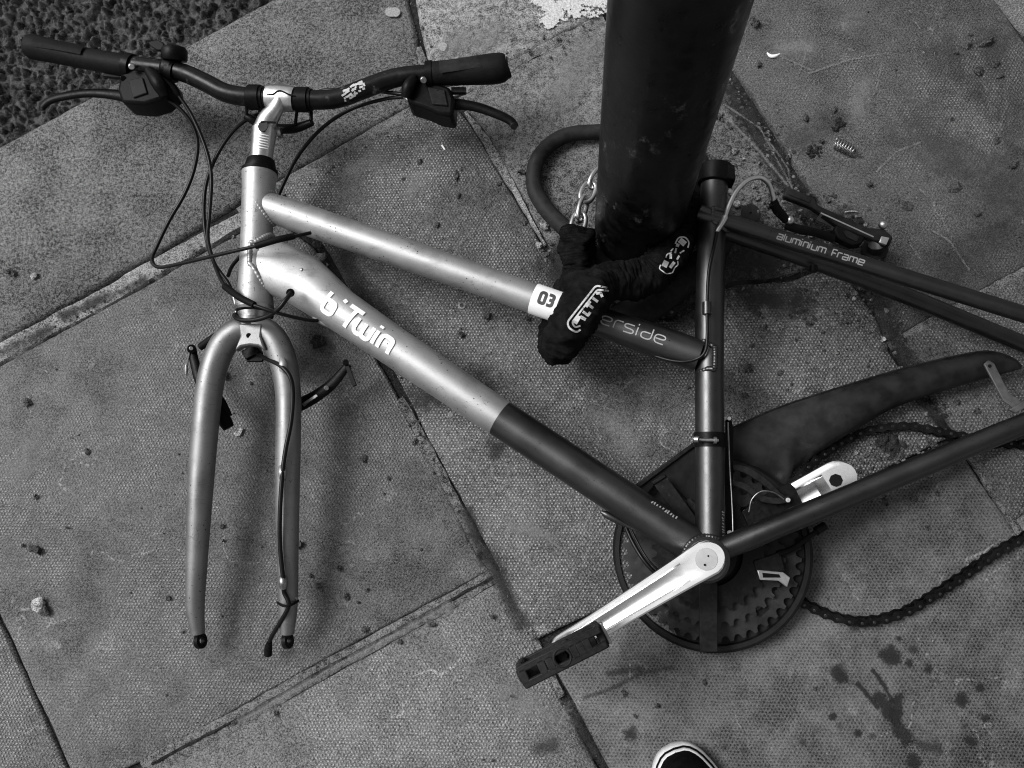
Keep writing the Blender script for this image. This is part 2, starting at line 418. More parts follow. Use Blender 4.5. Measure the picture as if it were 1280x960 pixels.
# the pavement goes on beyond the frame
A0 = P(352, 240); ad = (P(0, 435) - P(520, 140)).normalized(); bd = Vector((-ad.y, ad.x, 0)); bd = bd if bd.y < 0 else -bd
kcol = [slab_mat('slab plain grey', .13, .4, .1, 40.3, .5)]
for i in range(1, 4):
    for sgn, a0 in ((-1, P(-440, 410)), (1, P(766, -236))):
        a = a0 + kd * (sgn * (.92 * (i - 1) + .01)); e = a + kd * (sgn * .91)
        slab('kerb_stone', None, KERB, 0, 50. + i + sgn, ch=.006, depth=.25, world=[a, e, e - kn * .27, a - kn * .27])

NG = 10
for ps_, i, j in [(p_, i_, j_) for p_ in range(3) for i_ in range(-5, 6) for j_ in range(0, 8)]:
    if True:
        off = .31 if i % 2 else 0
        for jj in ((0,) if not (off and j == 0) else (-1, 0)):
            c = A0 - ad * (i * .625) + bd * (j * .625 + off if jj == 0 else 0)
            hb = .619 if jj == 0 else .304
            free = [[not any(inside(c - ad * (.619 * (x + .5) / NG) + bd * (hb * (y + .5) / NG), p_) for p_ in POLYS) for y in range(NG)] for x in range(NG)]
            best = (0, 0, 0, 0, 0)
            for x0 in range(NG):
                for x1 in range(x0 + 1, NG + 1):
                    y0 = None
                    for y in range(NG + 1):
                        ok = y < NG and all(free[x][y] for x in range(x0, x1))
                        if ok and y0 is None: y0 = y
                        if not ok and y0 is not None:
                            if (x1 - x0) * (y - y0) > best[0]: best = ((x1 - x0) * (y - y0), x0, x1, y0, y)
                            y0 = None
            n_, x0, x1, y0, y1 = best
            if n_ < 4 or min(x1 - x0, y1 - y0) < 2: continue
            q0, q1 = .619 * x0 / NG, .619 * x1 / NG; r0, r1 = hb * y0 / NG, hb * y1 / NG
            slab('paving_slab', None, kcol[0], 0 if n_ == NG * NG else -.004, i * 7. + j, world=[c - ad * q0 + bd * r0, c - ad * q1 + bd * r0, c - ad * q1 + bd * r1, c - ad * q0 + bd * r1])

def ribbon(name, px, wpx, mat, h=.0, seed=0., dome=.002, amp=.0025, parent=None):
    q = spline(px, 14); c = [P(*x, h) for x in q]
    wv = spline([(w_,) for w_ in wpx], 14) if hasattr(wpx, '__len__') else [(wpx,)] * len(c)
    mb = MB(); K = 7; vs = []
    for i, x in enumerate(c):
        t = (c[min(i + 1, len(c) - 1)] - c[max(i - 1, 0)]).normalized(); nn_ = Vector((-t.y, t.x, 0))
        hw = wv[i][0] * SC(*q[i]) / 2
        for k in range(K):
            f = k / (K - 1) * 2 - 1
            e = mn.noise(Vector((x.x * 60, x.y * 60, seed + (9 if f > 0 else 0)))) * amp
            z = dome * (1 - f ** 4) + mn.noise(Vector((x.x * 110 + f * 3, x.y * 110, seed))) * .0012 - (.012 if abs(f) == 1 else 0)
            vs.append(x + nn_ * (f * (hw + (e if abs(f) > .5 else 0))) + Vector((0, 0, z)))
    fs = [(i * K + k, (i + 1) * K + k, (i + 1) * K + k + 1, i * K + k + 1) for i in range(len(c) - 1) for k in range(K - 1)]
    mb.add(vs, fs)
    return mb.build(name, mat, parent or pavement, True, 60)
# mortar and dirt in the joints
ribbon('mortar_joint', [(-300, 603), (-60, 474), (60, 409), (120, 378), (190, 337), (250, 303), (305, 272)], [34, 35, 34, 35, 33, 30, 26], MORT, -.0010, 1.)
ribbon('mortar_joint', [(300, 268), (345, 240), (400, 208), (470, 168), (530, 134)], [28, 30, 28, 28, 30], MORTD, -.0016, 2.)
ribbon('mortar_joint', [(540, 122), (600, 104), (660, 70), (700, 52), (756, 26)], [20, 20, 22, 22, 24], MORTD, -.0035, 3., amp=.004)
ribbon('mortar_joint', [(582, 140), (606, 174), (632, 218), (650, 248), (668, 284), (682, 306)], [6, 14, 15, 10, 6, 4], MORT, -.0006, 4., dome=.0014)
ribbon('mortar_joint', [(180, 962), (240, 930), (300, 898), (400, 840), (500, 786), (570, 748), (622, 716)], [38, 38, 34, 30, 28, 28, 26], MORTD, -.0024, 5., dome=.0024)
ribbon('mortar_joint', [(500, 498), (530, 552), (560, 612), (600, 690)], [14, 18, 20, 20], MORTD, -.0030, 11., amp=.004)
ribbon('joint_crack', [(190, 955), (240, 928), (300, 897), (400, 839), (500, 785), (570, 746), (615, 722)], [5, 6, 4, 4, 4, 5, 4], DIRT, .0004, 12., dome=.0014)
ribbon('joint_crack', [(-60, 483), (20, 443), (120, 388), (200, 344), (300, 285)], [4, 4, 3, 4, 3], DIRT, .0001, 13., dome=.0010, amp=.004) if False else None
ribbon('mortar_joint', [(604, 700), (622, 726), (648, 776), (672, 818), (700, 872)], [16, 24, 28, 26, 20], MORTD, -.004, 6.)
ribbon('mortar_joint', [(1110, 434), (1190, 388), (1284, 337), (1380, 284)], [16, 18, 16, 16], MORTD, -.002, 7.)
ribbon('mortar_joint', [(522, 60), (530, 84), (546, 108)], [12, 20, 16], MORTD, -.003, 8.)
ribbon('mortar_joint', [(1196, 546), (1222, 584), (1250, 630), (1290, 690)], [12, 12, 12, 12], MORTD, -.0036, 9.)

# ---- the road: a coarse asphalt surface below the kerb
rd = MB(); zr = -.085
g0 = P(345, 0); N1, N2 = 400, 230
st = .0017
vs, fs = [], []
a0 = P(-120, 200) + kn * -.01
for i in range(N1):
    for j in range(N2):
        q = a0 + kd * (i * st) + kn * (j * st)
        v3 = Vector((q.x, q.y, 0))
        d1 = mn.voronoi(v3 * 95)[0][0]; d2 = mn.voronoi(v3 * 210 + Vector((5, 3, 1)))[0][0]
        z = (.45 - d1 ** 1.5 * 1.3) * .016 + (.4 - d2) * .006 + mn.noise(v3 * 40) * .005 + mn.noise(v3 * 300) * .0012
        ed = min(i, j, N1 - 1 - i, N2 - 1 - j) / 6
        vs.append((q.x, q.y, zr + z * min(1, ed)))
fs = [(i * N2 + j, (i + 1) * N2 + j, (i + 1) * N2 + j + 1, i * N2 + j + 1) for i in range(N1 - 1) for j in range(N2 - 1)]
rd.add(vs, fs)
st2, M1, M2 = .0055, 520, 200
a1 = P(167, 90) - kd * (st2 * M1 / 2) + kn * (-((P(167, 90) - ka).dot(kn)) - .01)
vs = []
for i in range(M1):
    for j in range(M2):
        q = a1 + kd * (i * st2) + kn * (j * st2); v3 = Vector((q.x, q.y, 0)); ed = min(i, j + 8, M1 - 1 - i, M2 - 1 - j) / 6
        z = (.45 - mn.voronoi(v3 * 95)[0][0] ** 1.5 * 1.3) * .016 + mn.noise(v3 * 40) * .005
        vs.append((q.x, q.y, zr - .0035 + z * min(1, ed)))
rd.add(vs, [(i * M2 + j, (i + 1) * M2 + j, (i + 1) * M2 + j + 1, i * M2 + j + 1) for i in range(M1 - 1) for j in range(M2 - 1)])
b0, b1 = ka - kd * far - kn * .0, ka + kd * far
rd.add([v_ + Vector((0, 0, zr - .006)) for v_ in (b0 - kn * .02, b1 - kn * .02, b1 + kn * far, b0 + kn * far)], [(0, 1, 2, 3)])
road = rd.build('road', ASPH, None, True, 180); tag(road, kind='structure')

# ---- stains, dirt films: thin uneven sheets just above the slabs
ZST = [.0022]
def stain(name, pts, r, mat, h=None, n=26, parent=None):
    h = h or ZST[0]; ZST[0] += .00002
    us = [p[0] for p in pts]; vs_ = [p[1] for p in pts]; rr = r * 1.6
    u0, u1, v0, v1 = min(us) - rr, max(us) + rr, min(vs_) - rr, max(vs_) + rr
    nx = max(8, min(110, int((u1 - u0) / max(1.5, r / 5)))); ny = max(8, min(110, int((v1 - v0) / max(1.5, r / 5))))
    vv, at = [], []
    for i in range(nx + 1):
        for j in range(ny + 1):
            u, v = u0 + (u1 - u0) * i / nx, v0 + (v1 - v0) * j / ny
            d = 1e9
            for k in range(max(1, len(pts) - 1)):
                ax, ay = pts[k]; bx, by = pts[min(k + 1, len(pts) - 1)]
                l2 = (bx - ax) ** 2 + (by - ay) ** 2
                t = 0 if l2 == 0 else max(0, min(1, ((u - ax) * (bx - ax) + (v - ay) * (by - ay)) / l2))
                d = min(d, math.hypot(u - ax - t * (bx - ax), v - ay - t * (by - ay)))
            vv.append(P(u, v, h)); at.append(max(-1., 1 - d / r))
    quads = [(i * (ny + 1) + j, (i + 1) * (ny + 1) + j, (i + 1) * (ny + 1) + j + 1, i * (ny + 1) + j + 1) for i in range(nx) for j in range(ny)]
    quads = [q for q in quads if max(at[k] for k in q) > -.42]
    mb = MB(); mb.add(vv, quads)
    o = mb.build(name, mat, parent or pavement, False)
    a = o.data.attributes.new('m', 'FLOAT', 'POINT'); a.data.foreach_set('value', at)
    return o
FILM2 = stain_mat('thin dirt film', .030, .9, .9, 22, 1.3, .38)
SCR = stain_mat('scratch', .22, .7, .8, 120, 1.5, .42)
WET = stain_mat('oil stain', .012, .40, .45, 85, 1.15, .80)
WET2 = stain_mat('faint stain', .022, .8, .6, 90, 1.05, .7)
FILM = stain_mat('dirt film', .020, .9, .9, 28, 1.1, .85)
PALEF = stain_mat('pale scuff', .20, .9, .8, 45, 1.1, .55)
PAINTW = stain_mat('white paint', .46, .22, .6, 34, 2.3)
GUM = stain_mat('old gum', .26, .15, .7, 50, .3)
for pts, r in [([(1110, 817), (1116, 822)], 19), ([(1159, 836)], 11), ([(1100, 872), (1112, 890), (1123, 912), (1134, 925)], 14), ([(1122, 872), (1120, 900)], 12),
               ([(1072, 854), (1080, 864), (1096, 884)], 5), ([(1091, 838), (1104, 856), (1116, 878)], 5), ([(1142, 952)], 17), ([(1202, 875)], 14), ([(1225, 860)], 9),
               ([(1231, 898)], 10), ([(1210, 924), (1216, 928)], 9), ([(1072, 917)], 9), ([(1047, 840), (1050, 848)], 14), ([(787, 917)], 16), ([(1136, 828)], 9), ([(1040, 896)], 8), ([(1123, 798)], 6)]:
    stain('stain', pts, r, WET)
for pts, r in [([(1047, 838)], 18), ([(1140, 812)], 12), ([(1003, 928)], 10), ([(1206, 908)], 8), ([(1176, 940)], 8), ([(1190, 938)], 8), ([(1048, 908)], 8), ([(1090, 920)], 9), ([(672, 936), (690, 930)], 20),
               ([(905, 935)], 9), ([(930, 938)], 8), ([(1232, 916)], 8), ([(1150, 930), (1170, 936)], 16), ([(730, 872), (760, 862), (800, 842), (840, 834)], 5), ([(760, 842), (800, 836)], 8), ([(1066, 786), (1110, 770)], 9)]:
    stain('stain', pts, r, WET2)
for pts, r in [([(700, 330), (760, 370), (850, 380), (940, 320)], 60), ([(930, 290), (960, 320)], 55), ([(915, 120), (990, 240), (1050, 330)], 26), ([(1050, 280), (1070, 300)], 40), ([(1090, 360), (1120, 420), (1150, 480)], 32),
               ([(1150, 500), (1170, 520)], 22), ([(1112, 560)], 34), ([(930, 370), (1000, 380)], 40), ([(405, 430)], 26), ([(580, 640), (605, 690), (650, 780)], 24), ([(720, 900), (740, 940)], 20), ([(80, 395), (180, 350)], 14), ([(0, 440), (60, 412)], 16),
               ([(700, 310), (710, 345)], 26), ([(600, 480), (520, 500)], 40), ([(430, 330), (470, 400)], 35), ([(620, 560)], 30)]:
    stain('dirt_film', pts, r, FILM)
for pts, r in [([(1180, 60), (1215, 110)], 50), ([(1150, 170), (1260, 240)], 80), ([(1230, 60), (1270, 150)], 60), ([(990, 180), (1040, 150)], 40), ([(1180, 330), (1240, 300)], 50)]:
    stain('dirt_film', pts, r, FILM2)
for pts in [[(598, 438), (640, 468), (695, 500)], [(746, 505), (770, 515), (790, 545)], [(765, 520), (770, 560)], [(1165, 288), (1186, 300), (1212, 338)], [(1140, 308), (1152, 326)], [(962, 178), (985, 210), (990, 240)], [(1102, 82), (1096, 110), (1085, 130)],
            [(1010, 92), (1060, 75), (1110, 66)], [(1095, 215), (1120, 190), (1150, 178)], [(905, 130), (950, 160), (992, 238)], [(655, 690), (680, 668), (705, 690)], [(985, 30), (1010, 60), (1000, 90)], [(975, 70), (1015, 88)], [(560, 330), (578, 300)]]:
    stain('scratch', pts, 2.3, SCR)
for pts, r in [([(512, 242), (522, 232)], 22), ([(470, 200), (440, 215)], 26), ([(690, 670), (640, 660)], 18), ([(980, 60), (1010, 60)], 30), ([(1060, 30)], 34), ([(1080, 110), (1070, 140)], 30), ([(300, 900), (560, 756)], 12), ([(640, 870), (700, 900)], 40),
               ([(560, 60), (620, 40)], 40), ([(40, 560), (20, 590)], 40), ([(760, 520), (790, 560)], 40), ([(1055, 75)], 10), ([(700, 120), (735, 60)], 40), ([(912, 150), (950, 190), (985, 232)], 4)]:
    stain('pale_scuff', pts, r, PALEF)
stain('paint_splash', [(672, -12), (690, 8), (730, 0), (752, -6)], 26, PAINTW, .0034)
stain('paint_splash', [(682, 24), (686, 30)], 8, PAINTW, .0036)
stain('gum_spot', [(487, 15), (494, 15)], 9, GUM)
stain('gum_spot', [(553, 58)], 9, GUM)
stain('gum_spot', [(1057, 33)], 10, PALEF)

# ------------------------------------------------------------------ post
pb = P(795, 292, 0); pr = 52 * SC(795, 292)
mb = MB()
mb.lathe(Vector((pb.x, pb.y, -.02)), (0, 0, 1), [(0, 0), (pr, 0), (pr, .3), (pr, .6), (pr, 1.2), (pr, 2.6), (pr * .94, 2.63), (pr * .6, 2.65), (0, 2.655)], 64, close=False)
post = mb.build('post', POSTM); tag(post, 'thick round black painted steel post the bicycle is locked to', 'post')

# ------------------------------------------------------------------ bicycle
bike = empty('bicycle', P(700, 500, 0))
tag(bike, 'stripped silver and charcoal bicycle lying on paving without its wheels or saddle', 'bicycle')
def part(mb, name, mat, parent=bike, **k): return mb.build(name, mat, parent, **k)
hh = .075
ht = MB().ptube([(324.5, 216, hh + .004, 22), (323.5, 232, hh + .003, 20.5), (321, 290, hh, 19.5), (319, 350, hh - .003, 20.5), (318, 383, hh - .005, 24)], 32)
head = part(ht, 'head_tube', SILVER)
part(MB().ptube([(326, 201, hh + .005, 17), (325.5, 208, hh + .005, 19), (325, 213, hh + .004, 19)], 28, 2).ptube([(325, 213, hh + .004, 22.5), (324.6, 217, hh + .004, 22.5)], 28, 0), 'headset_cap', PLAST, head)
part(MB().ptube([(318, 384, hh - .005, 24.5), (317.8, 387, hh - .005, 25), (317.5, 390, hh - .005, 23)], 28, 0).ptube([(317.4, 392, hh - .005, 20), (317, 399, hh - .005, 18)], 28, 0), 'headset_cup', STEEL, head)
tt0, tt1 = (322, 253.7, .075, 19.5), (874, 445, .088, 18.5)
def lin(a, b, t): return tuple(a[i] + (b[i] - a[i]) * t for i in range(4))
TTS = .655
tts = [lin(tt0, tt1, t) for t in [0, .03, .06, .1, .2, .3, .4, .5, TTS, TTS + .002, .7, .8, .9, 1]]
tts = [(a, b, c, d + (2.2 if i > 11 else 0) - (2.2 if i == 0 else 1.4 if i == 1 else .5 if i == 2 else 0)) for i, (a, b, c, d) in enumerate(tts)]
top = part(MB().ptube(tts, 36, 0, mfun=lambda t: 0 if t < 8.5 / 13 else 1), 'top_tube', [SILVER, CHARC])
dtp = [(319, 320, .074, 29), (345, 335, .074, 34), (378, 350, .074, 33.5), (402, 369, .075, 30), (425, 387, .075, 27), (487, 429.5, .076, 25), (560, 479, .078, 24.2), (625, 522.5, .079, 23.6), (625.5, 522.8, .079, 23.6), (720, 585, .081, 23.6), (800, 638, .083, 23.6), (878, 690, .085, 23)]
DFL = [.58, .55, .66, .75, .84, .95, 1, 1, 1, 1, 1, 1]
down = part(MB().ptube(dtp, 40, 0, flat=DFL, mfun=lambda t: 0 if t < 7.5 / 11 else 1), 'down_tube', [SILVER, CHARC])
stt = [(894, 216, .088, 17), (890, 280, .088, 17), (887, 400, .087, 17.8), (887, 520, .086, 18), (887.5, 600, .085, 18.2), (888, 690, .085, 18.5)]
seat = part(MB().ptube(stt, 36, 2), 'seat_tube', CHARC)
BBc = P(884, 698, .085)
bax = (P(883, 699, .13) - P(887, 690, .02)).normalized()
part(MB().cyl(BBc - bax * .030, BBc + bax * .028, .0225, 40), 'bottom_bracket', CHARC)
# rear triangle
ss1 = [(884, 268, .094, 10), (912, 278, .100, 10.2), (1280, 393, .122, 10.6), (1470, 452, .130, 10.6)]
ss2 = [(884, 283, .072, 10), (912, 291, .064, 10.5), (1100, 357, .035, 10.5), (1280, 430, .022, 10.5), (1440, 490, .018, 10.5)]
stay1 = part(MB().ptube(ss1, 24, 8), 'seat_stay', CHARC2)
part(MB().ptube(ss2, 24, 8), 'seat_stay', CHARC2)
cs1 = [(884, 694, .096, 13), (930, 675, .100, 14.8), (991, 649.5, .107, 14.5), (1140, 587.5, .118, 13.8), (1280, 529.5, .127, 13), (1475, 452, .132, 11)]
part(MB().ptube(cs1, 28, 8), 'chain_stay', CHARC2)
cs2 = [(884, 694, .070, 14), (1000, 648, .050, 13), (1140, 590, .034, 12), (1280, 534, .024, 11), (1430, 490, .018, 10)]
part(MB().ptube(cs2, 24, 8), 'chain_stay', CHARC2)
part(MB().pprism([(1455, 440), (1490, 440), (1500, 470), (1480, 490), (1458, 475)], .135, .006), 'dropout', STEEL)
part(MB().pprism([(1420, 475), (1455, 478), (1458, 500), (1440, 515), (1418, 505)], .022, .006), 'dropout', STEEL)
# welds: overlapping beads where tubes meet
def weld(parent, axis0, axis1, cyl_a, cyl_b, cyl_r, r, mat, n=44, size=.0026, a0=0, a1=360, fl=1.):
    d = (axis1 - axis0).normalized(); e = (cyl_b - cyl_a).normalized()
    t = Vector((0, 0, 1)); u_ = (t - d * t.dot(d)).normalized(); v_ = d.cross(u_)
    pts, rad_ = [], []
    m_ = n * 5
    for k in range(m_ + 1):
        a = 2 * math.pi * k / m_
        s0 = axis0 + (u_ * math.cos(a) * fl + v_ * math.sin(a)) * (r + .0002)
        w0 = s0 - cyl_a; wp_ = w0 - e * w0.dot(e); dp = d - e * d.dot(e)
        A_, B_, C_ = dp.dot(dp), 2 * wp_.dot(dp), wp_.dot(wp_) - cyl_r ** 2
        D_ = B_ * B_ - 4 * A_ * C_
        tt = (-B_ + math.sqrt(D_)) / (2 * A_) if D_ > 0 else -B_ / (2 * A_)
        pts.append(s0 + d * tt); rad_.append(size * 1.12 * (1 + .075 * math.cos(2 * math.pi * k / 5) + .12 * mn.noise(Vector((k * .11, n, 0)))))
    return part(MB().tube(pts, rad_, 10, False), 'weld', mat, parent, ang=180)
HA, HB = P(324.5, 216, hh), P(318, 383, hh - .005)
weld(head, P(*tt0[:3]), P(*tt1[:3]), HA, HB, 20 * SC(322, 260, hh), 18.2 * SC(330, 256, hh), SILVER)
weld(head, P(*dtp[0][:3]), P(*dtp[2][:3]), HA, HB, 20 * SC(322, 330, hh), 32.5 * SC(330, 330, hh), SILVER, 56, fl=.58)
SA, SB = P(*stt[0][:3]), P(*stt[-1][:3])
weld(seat, P(*tt1[:3]), P(*tt0[:3]), SA, SB, 18 * SC(887, 440, .087), 20.5 * SC(870, 440, .087), CHARC)
weld(seat, P(884, 268, .094), P(*ss1[1][:3]), SA, SB, 17 * SC(887, 270, .088), 10.2 * SC(890, 270, .094), CHARC, 26, .0026)
weld(seat, P(*dtp[-1][:3]), P(*dtp[-3][:3]), BBc - bax, BBc + bax, .0225, 23 * SC(878, 690, .085), CHARC, 40)
weld(seat, P(888, 690, .085), P(887.5, 600, .085), BBc - bax, BBc + bax, .0225, 18.3 * SC(888, 690, .085), CHARC, 36)
# seat clamp and stub of seat post
part(MB().ptube([(894.8, 208, .088, 21), (894.2, 219, .088, 21.4), (893.4, 230.5, .088, 21)], 36, 0).box(P(907, 219, .091), (P(920, 223, .091) - P(900, 218, .091)).normalized(), Vector((0, 1, 0)), Vector((0, 0, 1)), .017, .0175, .024), 'seat_clamp', PLAST, seat, bevel=.0012)
part(MB().cyl(P(911, 216.5, .101), P(911, 216.5, .1025), .0024, 12), 'clamp_bolt', RUBBER, seat)
part(MB().ptube([(894.9, 207.8, .088, 19), (894.9, 209, .088, 15.5), (894.5, 216, .088, 15.5)], 28, 0, cap=False), 'tube_mouth', RUBBER, seat)

# ---- lettering as flat print wrapped onto the tubes
def arcs(pts, n=3): return pts
def tube_print(strokes, wpx, a, b, org, base, rad, mat, parent, name='lettering', lift=.00035, dfl=None):
    """strokes in px (x along a->b, y up across); org = distance in px along a->b, base = baseline offset from axis"""
    A, B = P(*a[:3]), P(*b[:3]); Lpx = math.hypot(b[0] - a[0], b[1] - a[1])
    d = (B - A).normalized(); mb = MB()
    def at(x, y):
        t = (org + x) / Lpx; c = A + (B - A) * t
        tocam = Vector((0, 0, H)) - c; nn_ = (tocam - d * tocam.dot(d)).normalized(); up = nn_.cross(d)
        u = a[0] + (b[0] - a[0]) * t; v = a[1] + (b[1] - a[1]) * t; h = a[2] + (b[2] - a[2]) * t
        rr = rad(t) if callable(rad) else rad
        s_ = max(-.985, min(.985, (y + base) / rr)); th = math.asin(s_)
        Rm = rr * SC(u, v, h) + lift
        return c + nn_ * (Rm * math.cos(th) * (dfl(t) if dfl else 1)) + up * (Rm * math.sin(th))
    for st_ in strokes:
        q = []
        for i in range(len(st_) - 1):
            (x0, y0), (x1, y1) = st_[i], st_[i + 1]; n = max(1, int(math.hypot(x1 - x0, y1 - y0) / 1.2))
            q += [(x0 + (x1 - x0) * k / n, y0 + (y1 - y0) * k / n) for k in range(n)]
        q.append(st_[-1])
        vs, K = [], 4
        for i, (x, y) in enumerate(q):
            x0, y0 = q[max(0, i - 1)]; x1, y1 = q[min(len(q) - 1, i + 1)]
            tx, ty = x1 - x0, y1 - y0; l = math.hypot(tx, ty) or 1; nx, ny = -ty / l, tx / l
            for k in range(K):
                f = (k / (K - 1) - .5) * wpx
                vs.append(at(x + nx * f, y + ny * f))
        fs = [(i * K + k, i * K + k + 1, (i + 1) * K + k + 1, (i + 1) * K + k) for i in range(len(q) - 1) for k in range(K - 1)]
        mb.add(vs, fs)
    return part(mb, name, mat, parent, ang=180)
def rnd(pts, r=.18):                                # round the corners of a stroke
    out = [pts[0]]
    for i in range(1, len(pts) - 1):
        p0, p1, p2 = np.array(pts[i - 1]), np.array(pts[i]), np.array(pts[i + 1])
        a = p1 + (p0 - p1) / max(1e-6, np.linalg.norm(p0 - p1)) * min(r, np.linalg.norm(p0 - p1) * .45)
        b = p1 + (p2 - p1) / max(1e-6, np.linalg.norm(p2 - p1)) * min(r, np.linalg.norm(p2 - p1) * .45)
        for t in (0, .25, .5, .75, 1): out.append(tuple(a * (1 - t) ** 2 + 2 * p1 * t * (1 - t) + b * t * t))
    out.append(pts[-1]); return out
GL = {'b': ([[(0, 1.42), (0, 0), (.8, 0), (.8, .85), (.1, .85)]], 1.15), "'": ([[(-.02, 1.52), (-.08, 1.28)]], .42),
      'T': ([[(0, 1.38), (1.08, 1.38)], [(.58, 1.38), (.42, -.12)]], 1.05), 'w': ([[(0, 1), (0, 0), (.62, 0), (.62, .92)], [(.62, .3), (.62, 0), (1.22, 0), (1.22, 1)]], 1.55),
      'i': ([[(0, 0), (0, 1)], [(0, 1.24), (0, 1.42)]], .42), 'n': ([[(0, 0), (0, 1), (.82, 1), (.82, 0)]], 1.1),
      'e': ([[(.08, .5), (.95, .5), (.95, 1), (0, 1), (0, 0), (.9, 0)]], 1.25), 'r': ([[(0, 0), (0, 1), (.75, 1)]], .95), 's': ([[(0, 0), (.9, 0), (.9, .5), (0, .5), (0, 1), (.85, 1)]], 1.2),
      'd': ([[(.95, 1.35), (.95, 0), (0, 0), (0, .75), (.8, .75)]], 1.25), 'v': ([[(0, 1), (.4, 0), (.8, 1)]], 1.0),
      'a': ([[(0, 1), (.9, 1), (.9, 0), (0, 0), (0, .5), (.9, .5)]], 1.2), 'l': ([[(0, 1.35), (0, 0)]], .35), 'u': ([[(0, 1), (0, 0), (.9, 0), (.9, 1)]], 1.2),
      'm': ([[(0, 0), (0, 1), (1.3, 1), (1.3, 0)], [(.65, 1), (.65, 0)]], 1.6), 'f': ([[(0, 0), (0, 1.3), (.8, 1.3)], [(0, .62), (.65, .62)]], 1.0), ' ': ([], .9),
      '0': ([[(.35, 0), (0, 0), (0, 1.5), (.7, 1.5), (.7, 0), (.35, 0)]], 1.05), '3': ([[(0, 1.5), (.7, 1.5), (.7, .78), (.2, .78)], [(.7, .78), (.7, 0), (0, 0)]], 1.05)}
def word(t, xh, r=.3, sx=1.):
    x = 0; out = []
    for ch in t:
        g_, adv = GL[ch]
        for s_ in g_: out.append([((px_ * sx + x) * xh, py_ * xh) for px_, py_ in rnd(s_, r)])
        x += adv * sx
    return out
dA, dB = dtp[5], dtp[7]
dA, dB = (378, 355.5, .0745), (625, 522.5, .079)
DR = lambda t: float(np.interp(378 + t * 247, [q[0] for q in dtp], [q[3] for q in dtp]))
tube_print(word("b'Twin", 17.2, .3, 1.07), 5.2, dA, dB, 47, -12, DR, WHITE, down, lift=.0010, dfl=lambda t: float(np.interp(378 + t * 247, [q[0] for q in dtp], DFL)))
tA, tB = tt0[:3], tt1[:3]
Ltt = math.hypot(tB[0] - tA[0], tB[1] - tA[1])
TR = lambda t: float(np.interp(t, [0, .03, .06, .1, .2, .3, .4, .5, TTS, TTS + .002, .7, .8, .9, 1], [q[3] for q in tts]))
tube_print(word('verside', 10.2, .42, 1.26), 1.5, tA, tB, 451, -1.5, TR, GREYPR, top)
# white sticker band with a number
def band(t0, t1, a, b, r, mat, parent, name, lift, a0=-100, a1=100):
    A, B = P(*a), P(*b); d = (B - A).normalized(); mb = MB(); vs = []; K = 25; n = 8
    for i in range(n + 1):
        t = t0 + (t1 - t0) * i / n; c = A + (B - A) * t
        tc = Vector((0, 0, H)) - c; nn_ = (tc - d * tc.dot(d)).normalized(); up = nn_.cross(d)
        u = a[0] + (b[0] - a[0]) * t; v = a[1] + (b[1] - a[1]) * t
        for k in range(K):
            th = R(a0 + (a1 - a0) * k / (K - 1)); vs.append(c + (nn_ * math.cos(th) + up * math.sin(th)) * (r * SC(u, v, a[2]) + lift))
    mb.add(vs, [(i * K + k, (i + 1) * K + k, (i + 1) * K + k + 1, i * K + k + 1) for i in range(n) for k in range(K - 1)])
    return part(mb, name, mat, parent, ang=180)
stk = band(.645, .700, tA, tB, 19.2, WHITE, top, 'sticker', .0003)
tube_print(word('03', 8.4, .3, 1.1), 3.9, tA, tB, .645 * Ltt + 10, -2, 19.2, DGREY, top, 'lettering', .0006)
sA, sB = (912, 278, .100), (1280, 393, .122)
tube_print(word('aluminium frame', 6.0, .10, 1.22), 1.5, sA, sB, 66, -1.5, 10.3, GREYPR, stay1)
def ticks(n, step, hgt): return [[(i * step + random.uniform(-.4, .4), random.uniform(0, 1.5)), (i * step + random.uniform(0, 2), hgt * random.uniform(.6, 1))] for i in range(n)]
tube_print(ticks(10, 3.9, 5), 1.7, (720, 585, .081), (878, 690, .085), 104, 15, 23.6, GREYPR, down)
tube_print(ticks(9, 3.6, 4), 1.3, (888, 600, .085), (888, 690, .085), 40, 13, 18.2, GREYPR, seat)
# cable stops along the tubes
def stop(a, b, parent, mat, w_=10, h_=.076):
    part(MB().ptube([(a[0], a[1], h_, w_ * .22), (a[0] * .85 + b[0] * .15, a[1] * .85 + b[1] * .15, h_, w_ * .5), (a[0] * .5 + b[0] * .5, a[1] * .5 + b[1] * .5, h_, w_ * .46), (b[0], b[1], h_, w_ * .1)], 14, 4), 'cable_stop', mat, parent)
stop((381, 284), (411, 299), top, SILVER, 10, .078); stop((391, 393), (420, 412), down, SILVER, 11, .076)
stop((780, 428), (818, 441), top, CHARC, 9, .082); stop((752, 640), (800, 665), down, CHARC, 9, .08)
part(MB().cyl(P(363, 366, .104), P(363, 366, .1065), .0046, 20).cyl(P(363, 366, .1065), P(363, 366, .1075), .0026, 12), 'grommet', RUBBER, down)
part(MB().ball(P(377, 337, .1035), .0021, 1, 1, .4), 'rivet', STEEL, down)

